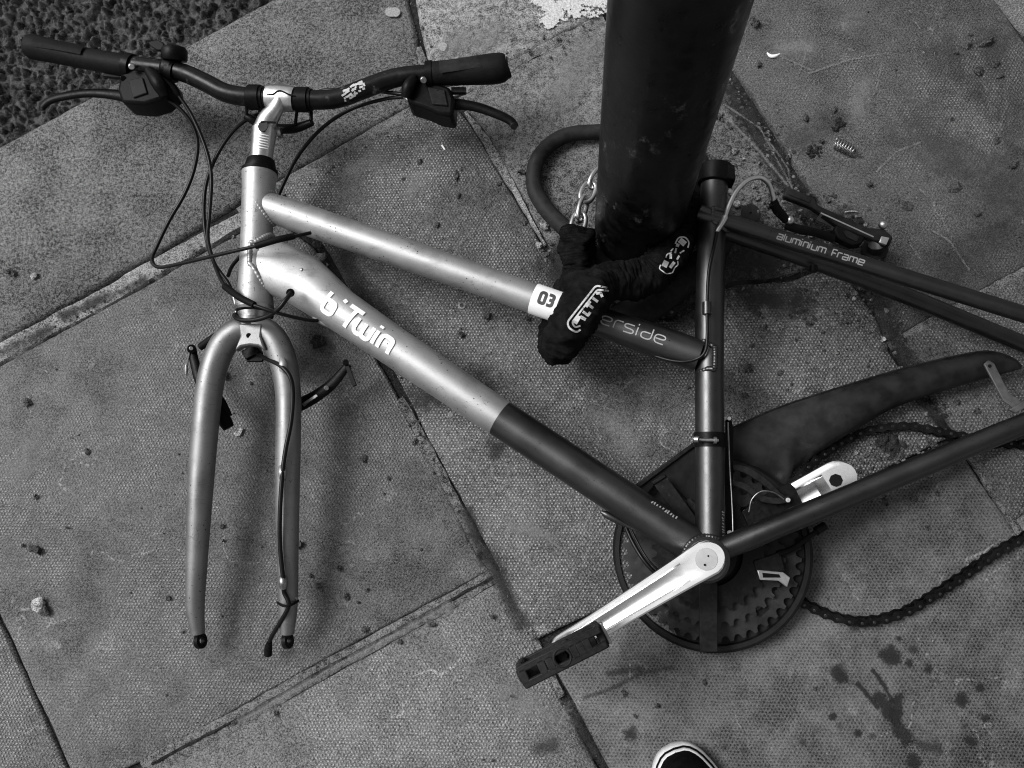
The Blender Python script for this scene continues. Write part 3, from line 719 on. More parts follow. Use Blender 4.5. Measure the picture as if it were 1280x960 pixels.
# ---- fork
fk = MB()
legL = [(312, 411, .070, 15), (297, 414, .070, 16.5), (281, 428, .069, 17), (268.5, 455, .067, 17), (261, 490, .065, 16.8), (256, 540, .062, 16.5), (250.5, 610, .058, 15.8), (246.5, 690, .050, 13.5), (244, 756, .040, 11.5), (247.5, 792, .034, 8.5)]
legR = [(312, 411, .070, 15), (327, 412, .070, 16.5), (343, 425, .069, 17), (354, 452, .067, 17), (360, 490, .065, 15.8), (360.5, 540, .062, 15.6), (359, 610, .058, 15.4), (359.5, 690, .050, 13.5), (360, 756, .040, 12), (359, 792, .034, 8.5)]
fk.ptube(legL, 28, 6); fk.ptube(legR, 28, 6)
fk.ptube([(317, 394, .070, 18), (314, 405, .070, 17), (312, 420, .070, 15)], 28, 4)
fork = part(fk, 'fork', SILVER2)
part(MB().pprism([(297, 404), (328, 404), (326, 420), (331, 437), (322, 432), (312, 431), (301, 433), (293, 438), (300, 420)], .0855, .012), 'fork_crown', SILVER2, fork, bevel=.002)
part(MB().cyl(P(311, 419.5, .0852), P(311, 419.5, .0860), .0029, 18), 'crown_hole', RUBBER, fork)
for x, hz in ((249, .034), (358, .034)):
    part(MB().lathe(P(x + 1.5, 801, .026), Vector((.95, .1, .30)), [(.0038, -.0025), (.0085, -.0025), (.0085, .0025), (.0038, .0025)], 22).ptube([(x - 2, 780, .034, 5), (x, 795, .028, 5)], 12, 0), 'dropout', OILY if x > 300 else PLAST, fork)
part(MB().pbox((304, 444), (322, 434), 13, .050, .064).pprism([(306, 436), (332, 446), (327, 452), (308, 452)], .060, .004), 'light_bracket', PLAST, fork, bevel=.001)
for a in ((354, 456, .086), (353, 590, .0765), (354, 727, .062)):
    part(MB().ptube([(a[0] - 1, a[1] - 6, a[2] - .004, 4.5), (a[0], a[1], a[2] - .001, 5.5), (a[0], a[1] + 8, a[2] - .004, 4.5)], 10, 3), 'cable_clip', SILVER if a[1] < 700 else STEEL, fork)
part(MB().ptube([(360.4, 745, .0415, 12.3), (360, 761, .0385, 11.9)], 28, 0, cap=False), 'tape_band', ALU, fork)
# front brake
ba = MB().ptube([(240, 437, .040, 6), (243, 452, .040, 6), (252, 480, .040, 7), (272, 500, .038, 8), (284, 522, .036, 7)], 12, 5, flat=.55)
ba = part(ba, 'brake_arm', PLAST); 
part(MB().cyl(P(239.5, 436, .036), P(239.5, 436, .050), .0052, 18), 'pivot_bolt', PLAST, ba); part(MB().cyl(P(239, 435.5, .050), P(239, 435.5, .052), .0022, 12), 'bolt_head', ALU, ba)
part(MB().ptube([(276, 517, .040, 7), (281, 526, .038, 8.5), (286, 535, .036, 7)], 14, 4), 'brake_pad', RUBBER, ba)
part(MB().ptube([(237, 440, .044, 1), (234, 456, .042, 1), (233, 470, .040, 1.2)], 6, 4).ptube([(233, 456, .042, 1.8), (232.8, 468, .041, 1.8)], 8, 0), 'cable_end', STEEL, ba)
bb_ = part(MB().ptube([(370, 508, .040, 9), (392, 497, .042, 8), (415, 480, .044, 7), (436, 455, .046, 5)], 14, 6, flat=.5), 'brake_arm', PLAST)
part(MB().pbox((432, 453), (443, 482), 5, .046, .050).cyl(P(432, 453, .045), P(432, 453, .053), .0036, 14), 'arm_link', PLAST, bb_, bevel=.0006)
part(MB().cyl(P(408, 485, .044), P(408, 485, .051), .0028, 12).pbox((378, 506), (396, 494), 3.2, .044, .0482), 'pivot_bolt', STEEL, bb_)

# ---- stem, bar
bh = .086
part_stem = MB().ptube([(325.5, 216, hh + .004, 13), (326.5, 200, hh + .005, 13.5), (330, 168, .082, 15), (330.5, 160, .083, 15)], 28, 5)
stem = part(part_stem, 'stem', ALU)
clampc = P(352, 123, bh)
mbs = MB().ptube([(330, 162, .084, 13.5), (336, 148, .086, 12.5), (346, 134, bh + .004, 9.5), (350, 124, bh + .006, 9)], 20, 6)
mbs.ptube([(335, 121, bh, 15), (340, 121.5, bh, 16), (352, 122.5, bh, 16.5), (364, 123.5, bh, 16), (369, 124, bh, 15)], 30, 4)
mbs.ptube([(349.5, 122, bh + .008, 6), (349.3, 112, bh + .006, 6), (349.2, 106, bh + .002, 4)], 14, 4)
part(mbs, 'stem_arm', ALU, stem)
part(MB().ptube([(334, 118.2, bh + .0135, 1), (341, 117.8, bh + .0150, 1), (346, 114.6, bh + .0155, 1), (350, 113.4, bh + .0158, 1), (355, 115, bh + .0155, 1), (361, 118, bh + .0152, 1), (370, 120.6, bh + .0135, 1)], 8, 5), 'clamp_gap', RUBBER, stem)
part(MB().lathe(P(329, 158, .0965), bax, [(0, 0), (.0063, 0), (.0063, .001), (0, .001)], 24, close=False), 'pivot_cap', GREYP, stem)
part(MB().pbox((326, 152), (344, 152.5), 2.0, .0965, .0985), 'slot_mark', RUBBER, stem)
part(MB().cyl(P(347, 167, .074), P(352, 166, .074), .0062, 16), 'pivot_bolt', STEEL, stem)
tube_print([[(k * 3.2, -9 + random.random()), (k * 3.2, 6 + random.random() * 3)] for k in range(6)], 1.1, (329, 172, .082), (326.5, 200, .080), 2, 0, 15.2, WHITE, stem, 'lettering')
barp = [(60, 62, .080, 11), (160, 80, .083, 11), (205, 86, .085, 11), (232, 92, .086, 11.2), (258, 104, .086, 11.4), (282, 116, .086, 11.6), (308, 121, bh, 11.8), (352, 123, bh, 12), (396, 125, bh, 12), (425, 122, bh, 12), (455, 111, bh, 12), (490, 98.5, .087, 11.8), (520, 93.5, .088, 11.5), (560, 91, .088, 11.2), (615, 86, .089, 11)]
bar = part(MB().ptube(barp, 28, 6), 'handlebar', BARM)
wl = []
for _ in range(34):
    x_ = random.uniform(-3, 29); y_ = random.uniform(-6, 6); wl.append([(x_, y_ + x_ * .08), (x_ + random.uniform(1.5, 6), y_ + x_ * .08 + random.uniform(-.8, 1.6))])
tube_print(wl, 2.3, (425, 122, bh), (490, 98.5, .087), 6, 1.0, 12, PATCHW, bar, 'worn_label')
g1 = part(MB().ptube([(34, 57, .078, 9), (36, 57.5, .078, 13.5), (44, 59, .078, 15.5), (62, 63, .079, 14.5), (95, 70.5, .080, 13.5), (130, 77.5, .082, 13.3), (160, 82.5, .083, 13.5), (161, 82.7, .083, 11)], 28, 5), 'grip', GRIPM)
part(MB().ptube([(158, 81, .083, 15), (166, 83, .083, 15)], 26, 0), 'grip_collar', PLAST, g1)
g2 = part(MB().ptube([(634, 84, .089, 12), (633, 84.2, .089, 15), (627, 84.8, .089, 18), (612, 86.5, .089, 18.5), (585, 89, .089, 16.8), (560, 91, .088, 15.4), (541, 92.5, .088, 15), (540, 92.6, .088, 12)], 30, 5), 'grip', GRIPM)
part(MB().ptube([(541, 92.3, .088, 16.5), (533, 92.8, .088, 16.2)], 26, 0), 'grip_collar', PLAST, g2)
part(MB().ptube([(633.6, 84.1, .089, 13), (635.5, 83.9, .089, 12.4)], 26, 0), 'end_plug', GREYP, g2)
# brake levers with shifter pods
lv = part(MB().ptube([(166, 122, .072, 9), (140, 118, .070, 6.6), (110, 116.5, .068, 5.6), (78, 121, .066, 5.4), (62, 126, .065, 5.2), (54, 133, .063, 5), (53, 138, .062, 4)], 16, 6, flat=.7), 'brake_lever', PLAST)
b1 = MB().pprism([(150, 92), (168, 84), (196, 90), (214, 98), (216, 110), (200, 124), (180, 130), (152, 128), (146, 112)], .088, .034)
b1.ptube([(206, 84, .084, 14.5), (222, 88.5, .085, 14)], 24, 0)
part(b1, 'shifter_pod', PLAST, lv, bevel=.004)
part(MB().cyl(P(164, 82, .0945), P(164.5, 83.5, .099), .0034, 16), 'clamp_bolt', ALU, lv)
part(MB().pbox((130, 92), (152, 94), 6, .074, .080).cyl(P(154, 98, .087), P(154, 98, .0895), .0034, 14), 'shift_trigger', PLAST, lv)
part(MB().ptube([(203, 98, .084, 5), (213, 108, .083, 6.5), (220, 115, .082, 5), (224, 120, .081, 2.5)], 12, 4), 'barrel_adjuster', PLAST, lv)
part(MB().ptube([(186, 88, .092, 6), (198, 104, .094, 9), (206, 120, .088, 6)], 14, 5), 'pod_hood', PLAST, lv)
part(MB().pprism([(160, 100), (178, 96), (184, 116), (166, 122)], .0905, .004), 'pod_cover', GREYP, lv, bevel=.0012)
tube_print([[(0, 0), (30, 2), (62, 3)]], 11, (44, 59, .078), (130, 77.5, .082), 6, 5.5, 15, RUBBER, g1, 'grip_pad', .0008)
tube_print([[(0, 0), (24, 1), (50, 3)]], 13, (548, 92, .088), (612, 86.5, .089), 4, 7, 17.3, GREYP, g2, 'grip_pad', .0008)
l2 = part(MB().ptube([(560, 130, .072, 9), (580, 131, .071, 6.8), (600, 135, .070, 6.4), (622, 143, .069, 6), (638, 151, .067, 5.6), (644, 159, .066, 5.2)], 16, 6, flat=.7), 'brake_lever', PLAST)
b2 = MB().pprism([(508, 100), (516, 94), (536, 100), (562, 108), (568, 122), (566, 145), (548, 142), (530, 134), (510, 128), (505, 114)], .088, .034)
part(b2, 'shifter_pod', PLAST, l2, bevel=.004)
part(MB().ptube([(519, 96, .094, 5), (511, 108, .096, 8), (508, 122, .090, 7)], 14, 5), 'pod_hood', PLAST, l2)
part(MB().pprism([(534, 108), (556, 112), (560, 132), (540, 130)], .0905, .004), 'pod_cover', GREYP, l2, bevel=.0012)
part(MB().cyl(P(529, 99, .0945), P(529.5, 100.5, .099), .0036, 16), 'clamp_bolt', STEEL, l2)
part(MB().cyl(P(547, 116, .087), P(547, 116, .0895), .0034, 14).pbox((564, 112), (582, 112), 7, .074, .080), 'shift_trigger', GREYP, l2)
part(MB().ptube([(506, 120, .082, 3), (514, 127, .082, 4)], 10, 0), 'barrel_adjuster', ALU, l2)
part(MB().cyl(P(642, 157, .0655), P(642.5, 158, .0715), .0040, 16), 'lever_tip', OILY, l2)
# bell, on the bar
bl = part(MB().lathe(P(218, 76, .090), (P(218, 58, .096) - P(218, 76, .090)), [(0, 0), (.0135, 0), (.0148, .002), (.0148, .012), (.0125, .0155), (.006, .0175), (0, .018)], 32, close=False), 'bell', PLAST)
part(MB().pprism([(185, 52), (198, 50), (204, 54), (206, 62), (196, 62), (188, 57)], .098, .005).pbox((190, 74), (212, 78), 2, .090, .094), 'bell_lever', GREYP, bl, bevel=.001)
part(MB().ptube([(212, 88, .085, 13.5), (220, 90, .085, 13.5)], 22, 0), 'bell_clamp', PLAST, bl)
# bracket clamped to the bar either side of the stem
br = MB()
for u0 in (319, 379):
    vo = 121.5 + (u0 - 319) * .05
    br.ptube([(u0 - 7, vo, bh, 15.5), (u0 + 7, vo + .3, bh, 15.5)], 26, 0)
    br.ptube([(u0 - 9, vo, bh, 13.6), (u0 + 11, vo + .3, bh, 13.6)], 26, 0)
br.ptube([(309, 130, .076, 2.2), (308, 145, .070, 2.2)], 10, 0).ptube([(325, 131, .078, 2), (324, 150, .070, 2)], 10, 0).ptube([(372, 132, .078, 2), (369, 156, .068, 2)], 10, 0).ptube([(389, 130, .076, 2.2), (389, 150, .070, 2.2)], 10, 0)
br.ptube([(307, 145, .068, 4.5), (316, 150, .066, 5.5), (330, 157, .060, 6), (350, 161, .056, 6), (370, 160, .060, 6), (390, 153, .067, 4.5)], 14, 5)
part(br, 'light_mount', PLAST)

# ---- cables
def cable(pts, r=2.4, mat=CABLEM, name='cable', n=8, parent=bike): return part(MB().ptube([(a, b, c, r) for a, b, c in pts], 10, n), name, mat, parent)
cable([(198, 121, .078), (218, 130, .074), (238, 152, .066), (247, 178, .058), (243, 210, .050), (231, 242, .044), (212, 275, .038), (196, 308, .036), (190, 325, .038), (199, 334, .044), (228, 329, .062), (275, 318, .090), (322, 307, .108), (345, 300, .112), (372, 294.5, .104), (388, 291, .092)])
part(MB().ptube([(320, 307.5, .108, 4.2), (345, 300, .112, 4.3), (368, 295, .105, 4.2)], 12, 4), 'cable_sleeve', RUBBER)
cable([(223, 119, .081), (240, 145, .074), (257, 185, .066), (264, 220, .062), (262, 265, .060), (260, 300, .062), (270, 335, .072), (282, 358, .088), (305, 376, .108), (325, 384, .112), (350, 392, .108), (380, 399, .092), (397, 401, .080)])
part(MB().ptube([(281, 358, .088, 4.4), (300, 372, .106, 4.4), (318, 381, .112, 4.2)], 12, 4), 'cable_sleeve', RUBBER)
cable([(505, 118, .080), (470, 114, .074), (430, 113, .068), (400, 114, .064), (345, 134, .050), (308, 150, .056), (285, 172, .058), (266, 205, .056), (256, 240, .054), (256, 285, .052), (266, 325, .054), (284, 352, .060), (289, 362, .062)])
cable([(506, 121, .080), (480, 124, .070), (440, 136, .058), (405, 158, .046), (376, 190, .038), (358, 222, .034), (340, 262, .032), (318, 300, .030), (292, 330, .034), (285, 345, .045)])
cable([(289, 362, .062), (294, 378, .062), (295, 395, .060), (287, 410, .058), (270, 420, .055)], 2.1, STEEL, 'brake_noodle')
part(MB().ptube([(271, 419, .055, 4.5), (262, 426, .053, 5.2), (250, 434, .050, 4.6)], 12, 4), 'noodle_boot', RUBBER)
cable([(364, 366, .110), (357, 375, .114), (348, 386, .112), (335, 395, .104), (318, 400, .098), (301, 400, .092), (294, 396, .084), (297, 393, .070), (330, 394, .045), (340, 396, .05)], 3.0)
cable([(316, 440, .056), (330, 447, .070), (350, 457, .086), (362, 470, .088), (366, 490, .085), (364, 525, .0815), (357, 562, .079), (353, 592, .0775), (350, 640, .074), (350, 680, .068), (353, 715, .063), (355, 728, .061), (355, 740, .056), (361, 756, .054), (352, 775, .046), (340, 795, .032), (335, 808, .024)], 2.8)
part(MB().ptube([(337, 803, .028, 3.6), (335.5, 810, .022, 5), (335, 819, .018, 5)], 10, 3), 'connector', RUBBER)
part(MB().ptube([(347, 753, .045, 1.6), (353, 757, .054, 1.6), (362, 757, .055, 1.6), (373, 751, .044, 1.6)], 8, 4), 'wire_tie', RUBBER)
cable([(392, 300, .070), (402, 322, .05), (415, 345, .03), (430, 358, .02)], 2.2) if False else None
cable([(897, 287, .108), (892, 310, .112), (886, 340, .110), (884, 380, .109), (884, 420, .108), (881, 440, .106), (870, 449, .102), (850, 452, .098), (825, 447, .092), (800, 436, .084)], 2.2)
part(MB().ptube([(883.5, 378, .1085, 5.6), (883.5, 393, .1085, 5.6)], 12, 0), 'cable_clip', CHARC, seat)
nd_ = cable([(905, 274, .112), (911, 258, .114), (920, 240, .112), (934, 226, .106), (950, 222, .098), (961, 230, .090), (966, 244, .082), (968, 256, .076)], 3.0, ALU, 'brake_noodle')
part(MB().ptube([(896, 290, .108, 2.4), (899, 284, .110, 3.8), (905, 274, .112, 4.2), (907, 270, .113, 3.6)], 12, 3), 'cable_ferrule', ALU)
cable([(968, 254, .077), (970, 262, .073), (972, 268, .070)], 3.0, RUBBER, 'cable_boot')
part(MB().ptube([(967, 250, .079, 4.2), (970, 257, .075, 4.6), (972, 262, .072, 4.2)], 12, 3).ptube([(966, 254, .077, 5.5), (973, 264, .070, 6), (984, 276, .064, 5)], 12, 3), 'noodle_boot', RUBBER)
# small dark plugs under the stays
for u, v, h in ((1020, 318, .088), (1017, 337, .060), (1100, 330, .06)):
    part(MB().ptube([(u, v - 5, h, 5), (u, v + 3, h, 5)], 12, 0), 'stay_boss', PLAST)

# ---- cranks, pedal
def crank(c, d, n, Lc, w0, w1, t, groove, end_hole=0):
    side = n.cross(d).normalized(); mb = MB()
    S = [-1, -.985, -.94, -.86, -.7, -.45, -.15]
    st_ = []
    for s_ in S: st_.append((s_ * w0, w0 * math.sqrt(max(0, 1 - s_ * s_))))
    for k in range(1, 15):
        f = k / 14; st_.append((f * Lc, w0 + (w1 - w0) * min(1, f * 1.25) ** .7))
    for s_ in (.3, .55, .75, .9, .97, 1): st_.append((Lc + s_ * w1, w1 * math.sqrt(max(0, 1 - s_ * s_))))
    prof = [(-1, -1), (-1, -.25), (-.96, -.08), (-.86, 0), (-.62, .0), (-.5, -1), (-.2, -1.4), (.2, -1.4), (.5, -1), (.62, 0), (.86, 0), (.96, -.08), (1, -.25), (1, -1)]
    vs = []
    for x, hw in st_:
        gf = groove * max(0, min(1, (x - w0 * 1.25) / .018)) * max(0, min(1, (Lc - w1 * .75 - x) / .006))
        for i, (a, b) in enumerate(prof):
            z = -t if i in (0, len(prof) - 1) else (b * t if abs(a) > .8 else (b * gf if 5 <= i <= 8 else 0))
            vs.append(c + d * x + side * (a * hw) + n * z)
    m_ = len(prof)
    fs = [(i * m_ + k, i * m_ + (k + 1) % m_, (i + 1) * m_ + (k + 1) % m_, (i + 1) * m_ + k) for i in range(len(st_) - 1) for k in range(m_)]
    fs = [f[::-1] for f in fs]
    mb.add(vs, fs); return mb
cc = P(883, 699, .128)
ce = P(699, 814, .128); cd = (ce - cc); Lc = cd.length; cd = (cd - bax * cd.dot(bax)).normalized()
ck = part(crank(cc, cd, bax, Lc, .0178, .0125, .013, .0035), 'crank_arm', POLISH, ang=30)
part(MB().cyl(cc - bax * .045, cc - bax * .010, .0165, 24), 'axle_boss', STEEL, ck)
part(MB().lathe(cc, bax, [(0, .0006), (.0105, .0006), (.0112, -.001), (.0112, -.004)], 36, close=False), 'dust_cap', GREYPR, ck)
for dv in (P(885.5, 695, .128) - P(883, 699, .128), P(881, 706, .128) - P(883, 699, .128)):
    part(MB().cyl(cc + dv + bax * .0004, cc + dv + bax * .0012, .0011, 10), 'cap_hole', RUBBER, ck)
c2 = P(884, 690, .034); e2 = P(1043, 600, .036); d2 = (e2 - c2); L2_ = d2.length - .002; d2 = (d2 - bax * d2.dot(bax)).normalized()
ck2 = part(crank(c2, d2, bax, L2_, .020, .0200, .012, .006), 'crank_arm', POLISH, ang=30)
part(MB().lathe(c2 + d2 * (L2_ - .002), bax, [(0, 0.0005), (.0068, .0005), (.0068, .0015), (0, .0015)], 8, close=False), 'pedal_hole', RUBBER, ck2)
# pedal: cage seen end on, axle pointing up
pe = ce; pdir = (P(760, 792, .2) - P(655, 845, .2)); pdir.z = 0; pdir.normalize(); paxis = Vector((.02, .02, 1)).normalized(); pside = paxis.cross(pdir).normalized()
pc = P(703, 822, .21)
mb = MB()
hl, hw = .0420, .0098
def pp(x, y, z): return pc + pdir * x + pside * y + paxis * z
def frame_plate(z0, z1):
    for y in (-1, 1): mb.box(pp(0, y * (hw - .003), (z0 + z1) / 2), pdir, pside, paxis, 2 * hl - .004, .0065, z1 - z0)
    for x in (-hl + .005, -.019, -.0115, .0115, .018, hl - .018):
        mb.box(pp(x, 0, (z0 + z1) / 2), pdir, pside, paxis, .0075, 2 * hw - .0055, z1 - z0)
frame_plate(-.008, 0)
frame_plate(-.078, -.070)
mb.box(pp(-.034, 0, -.030), pdir, pside, paxis, .020, 2 * hw - .008, .004)
mb.box(pp(.022, 0, -.030), pdir, pside, paxis, .022, 2 * hw - .008, .004)
for x in (-hl + .004, hl - .004):
    for k in range(6):
        mb.box(pp(x, 0, -.013 - k * .0105), pdir, pside, paxis, .0065, 2 * hw + (.003 if k % 2 else -.002), .0095)
for y in (-1, 1):
    mb.box(pp(0, y * (hw - .004), -.040), pdir, pside, paxis, .018, .005, .064)
mb.lathe(pp(0, 0, -.076), paxis, [(.0055, 0), (.0090, 0), (.0090, .0765), (.0062, .0765)], 24)
ped = part(mb, 'pedal', GREYP, bevel=.0012)
part(MB().cyl(pp(0, 0, -.100), pp(0, 0, -.012), .0048, 16), 'pedal_axle', OILY, ped)
part(MB().box(pp(hl + .001, 0, -.05), pdir, pside, paxis, .0035, .020, .05), 'reflector', STEEL, ped, bevel=.001)

# ---- chainrings and guards
def gear(o, r_in, r_tip, teeth, th, depth=.006):
    t = Vector((1, 0, 0)); e1 = (t - bax * t.dot(bax)).normalized(); e2_ = bax.cross(e1); mb = MB(); out = []
    for k in range(teeth):
        for f, r in ((0, r_tip - depth), (.17, r_tip - depth * .86), (.29, r_tip - depth * .5), (.36, r_tip), (.64, r_tip), (.71, r_tip - depth * .5), (.83, r_tip - depth * .86)):
            a = 2 * math.pi * (k + f) / teeth; out.append((a, r))
    n = len(out)
    vs = []
    for z in (0, th):
        for a, r in out: vs.append(o + (e1 * math.cos(a) + e2_ * math.sin(a)) * r + bax * z)
        for a, r in out: vs.append(o + (e1 * math.cos(a) + e2_ * math.sin(a)) * r_in + bax * z)
    fs = []
    for i in range(n):
        j = (i + 1) % n
        fs += [(2 * n + i, 2 * n + j, 3 * n + j, 3 * n + i), (i, n + i, n + j, j), (i, j, 2 * n + j, 2 * n + i), (n + i, 3 * n + i, 3 * n + j, n + j)]
    return mb.add(vs, [f[::-1] for f in fs])
gc = P(888, 690, .010)
gq = lambda z: gc + bax * z
part(MB().lathe(gq(.0), bax, [(.064, -.003), (.101, -.003), (.1055, 0), (.1055, .010), (.1025, .0125), (.098, .0125), (.0972, .003), (.064, .003)], 96), 'chain_guard', GUARD)
r1 = part(gear(gq(.009), .064, .0940, 44, .003, .0060), 'chainring', RING, smooth=False)
part(gear(gq(.0185), .052, .0775, 36, .003, .0060), 'chainring', RING, smooth=False)
part(gear(gq(.028), .034, .0610, 28, .003, .0060), 'chainring', OILY, smooth=False)
sp = MB().lathe(gq(.004), bax, [(.0, 0), (.036, 0), (.036, .016), (.028, .034), (0, .034)], 40, close=False)
for k in range(5):
    a = 2 * math.pi * k / 5 + .4; e = Vector((math.cos(a), math.sin(a), 0)); e = (e - bax * e.dot(bax)).normalized(); s_ = bax.cross(e)
    sp.box(gq(.009) + e * .052, e, s_, bax, .06, .014, .008)
    sp.cyl(gq(.011) + e * .071, gq(.019) + e * .071, .005, 12)
part(sp, 'chainring_spider', OILY)
part(MB().pprism([(874, 728), (897, 728), (897, 815), (875, 815)], .052, .004), 'guard_strut', GREYP, bevel=.0008)
part(MB().pprism([(815, 602), (831, 592), (874, 652), (866, 664), (857, 662)], .052, .004).pprism([(815, 602), (831, 592), (833, 596), (817, 606)], .0545, .006), 'guard_strut', GREYP, bevel=.0008)
part(MB().pprism([(792, 607), (868, 552), (872, 562), (872, 640), (846, 612), (822, 602), (806, 622)], .034, .003), 'guard_shield', GUARD, bevel=.001)
part(MB().pprism([(796, 604), (870, 551), (871, 556), (800, 609)], .038, .008), 'guard_rim', GREYP, bevel=.001)
part(MB().pprism([(935, 800), (947, 795), (949, 806), (937, 808)], .015, .003), 'guard_tab', GREYP)
cable([(778, 648, .05), (790, 676, .054), (806, 702, .060), (830, 728, .06)], 2.6)
cable([(784, 650, .05), (796, 676, .054), (812, 702, .060), (838, 726, .06)], 1.4)
# front derailleur on the seat tube
fd = part(MB().ptube([(887.2, 541, .086, 20.2), (887.4, 559, .085, 20.4)], 32, 0), 'derailleur_clamp', PLAST)
part(MB().cyl(P(868, 549, .104), P(874, 549.5, .106), .0036, 14).cyl(P(874, 549.5, .107), P(898, 550.5, .107), .0017, 10).cyl(P(892, 550.3, .107), P(896, 550.5, .107), .0036, 14), 'clamp_bolt', STEEL, fd)
part(MB().pprism([(907, 525), (914, 521), (917, 536), (916, 672), (906, 672)], .062, .006), 'derailleur_body', PLAST, bevel=.001)
part(MB().cyl(P(911.5, 523, .063), P(911.5, 523, .067), .0022, 10), 'derailleur_screw', ALU)
part(MB().cyl(P(912, 666, .063), P(912, 666, .068), .0028, 10), 'derailleur_screw', ALU)
cable([(910, 528, .070), (912, 580, .074), (915, 630, .078), (916.5, 672, .080)], 1.0, STEEL, 'inner_cable')
def plate(pts, h, th, mat, name):
    return part(MB().pprism(pts, h, th), name, mat, bevel=.0007)
def curved(up, lo): return spline(up, 5) + spline(lo, 5)[::-1]
plate(curved([(916, 580), (936, 584), (960, 600), (978, 618), (986, 622)], [(916, 587), (932, 592), (954, 606), (970, 619), (984, 630)]), .066, .003, GREYP, 'derailleur_cage')
plate(curved([(912, 600), (932, 604), (952, 618), (970, 622), (986, 620)], [(912, 606), (930, 612), (950, 626), (970, 630), (988, 628)]), .070, .003, GREYP, 'derailleur_cage')
part(MB().cyl(P(985, 625, .066), P(985, 625, .073), .0026, 12), 'cage_rivet', STEEL)
plate([(928, 640), (950, 622), (970, 610), (988, 604), (994, 610), (1005, 632), (1006, 642), (985, 652), (940, 668)], .060, .004, OILY, 'crank_shadow_plate')  # dark plate added over the far crank arm, in place of shadow
cable([(936, 640, .072), (940, 624, .076), (952, 614, .078), (968, 616, .076), (980, 624, .072)], .8, STEEL, 'inner_cable')
part(MB().pprism([(942, 701), (975, 690), (982, 714), (946, 716)], .052, .008), 'derailleur_bracket', GREYP, bevel=.001)
part(MB().pprism([(946, 712), (979, 715), (988, 722), (984, 734), (973, 726), (950, 725)], .054, .004), 'bracket_edge', ALU, bevel=.0008)
part(MB().pprism([(953, 716), (974, 718), (976, 722), (954, 722)], .0548, .0012), 'bracket_slot', RUBBER)
part(MB().ptube([(972, 692, .050, 4), (990, 686, .046, 3.5), (1010, 672, .042, 3.2), (1030, 658, .038, 3.4)], 10, 4).ptube([(1020, 664, .040, 5.5), (1031, 657, .038, 5.5)], 12, 0), 'stand_lever', PLAST)
# chain case blade
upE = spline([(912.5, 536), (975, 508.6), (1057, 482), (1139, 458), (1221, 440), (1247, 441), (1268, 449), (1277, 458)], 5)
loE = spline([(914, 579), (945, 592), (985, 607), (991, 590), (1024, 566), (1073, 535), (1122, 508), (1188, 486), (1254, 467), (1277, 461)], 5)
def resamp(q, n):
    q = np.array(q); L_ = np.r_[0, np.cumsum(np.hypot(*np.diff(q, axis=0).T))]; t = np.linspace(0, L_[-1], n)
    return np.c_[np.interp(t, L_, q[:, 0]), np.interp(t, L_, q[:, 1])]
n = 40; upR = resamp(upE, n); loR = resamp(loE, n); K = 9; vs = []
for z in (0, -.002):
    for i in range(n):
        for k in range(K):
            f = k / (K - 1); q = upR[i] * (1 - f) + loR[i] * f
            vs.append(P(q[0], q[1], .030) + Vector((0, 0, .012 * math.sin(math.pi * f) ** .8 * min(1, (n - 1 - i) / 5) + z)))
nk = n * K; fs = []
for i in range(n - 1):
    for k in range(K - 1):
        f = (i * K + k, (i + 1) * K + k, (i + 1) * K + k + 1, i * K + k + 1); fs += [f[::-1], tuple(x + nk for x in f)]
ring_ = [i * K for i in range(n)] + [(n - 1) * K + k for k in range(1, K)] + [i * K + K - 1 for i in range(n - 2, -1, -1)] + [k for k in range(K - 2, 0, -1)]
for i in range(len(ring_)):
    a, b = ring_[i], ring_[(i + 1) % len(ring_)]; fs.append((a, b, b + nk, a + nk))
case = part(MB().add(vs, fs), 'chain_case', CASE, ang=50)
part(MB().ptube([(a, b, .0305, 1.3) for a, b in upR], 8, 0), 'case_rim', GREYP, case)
arm_ = part(MB().pprism([(1230, 455), (1236, 450), (1243, 454), (1262, 492), (1272, 497), (1278, 505), (1268, 512), (1262, 506), (1254, 500)], .050, .003), 'case_bracket', GALV, bevel=.0008)
part(MB().cyl(P(1237, 457.5, .0498), P(1237, 457.5, .0508), .0019, 12), 'bracket_hole', RUBBER, arm_)
part(MB().pprism([(1262, 512), (1282, 500), (1290, 506), (1270, 516)], .052, .006), 'bracket_foot', GALV, arm_, bevel=.001)
# rear brake arms
ra = part(MB().pprism([(980, 241), (986, 233), (1020, 248), (1022, 256), (1050, 268), (1085, 284), (1106, 286), (1117, 296), (1112, 308), (1098, 302), (1084, 296), (1048, 282), (1014, 258), (980, 245)], .048, .011), 'brake_arm', GREYP, bevel=.002)
part(MB().pprism([(988, 238), (1014, 249), (1011, 253), (986, 243)], .0492, .003), 'arm_channel', GREYP, ra)
part(MB().pbox((1026, 266), (1092, 296), 1.6, .030, .0485), 'arm_edge', ALU, ra)
part(MB().ptube([(1027, 262, .044, 4), (1025, 268, .040, 4)], 10, 0), 'arm_stub', PLAST, ra)
part(MB().pprism([(1046, 279), (1083, 296), (1077, 305), (1066, 307), (1047, 297), (1043, 288)], .046, .014), 'brake_pad', RUBBER, ra, bevel=.002)
part(MB().pprism([(1053, 289), (1059, 288), (1074, 296), (1071, 302), (1058, 296)], .0472, .0015), 'pad_emblem', RING, ra)
part(MB().cyl(P(1094, 309, .030), P(1097, 292, .044), .0085, 24, bev=.3), 'spring_barrel', ALU, ra)
part(MB().cyl(P(1094, 312, .018), P(1094, 304, .032), .0090, 24).cyl(P(1092, 316, .010), P(1094, 310, .020), .0145, 24), 'pivot_boss', GREYP, ra)
part(MB().pprism([(1102, 295), (1112, 297), (1108, 306), (1099, 303)], .054, .004), 'barrel_tab', ALU, ra, bevel=.0006)
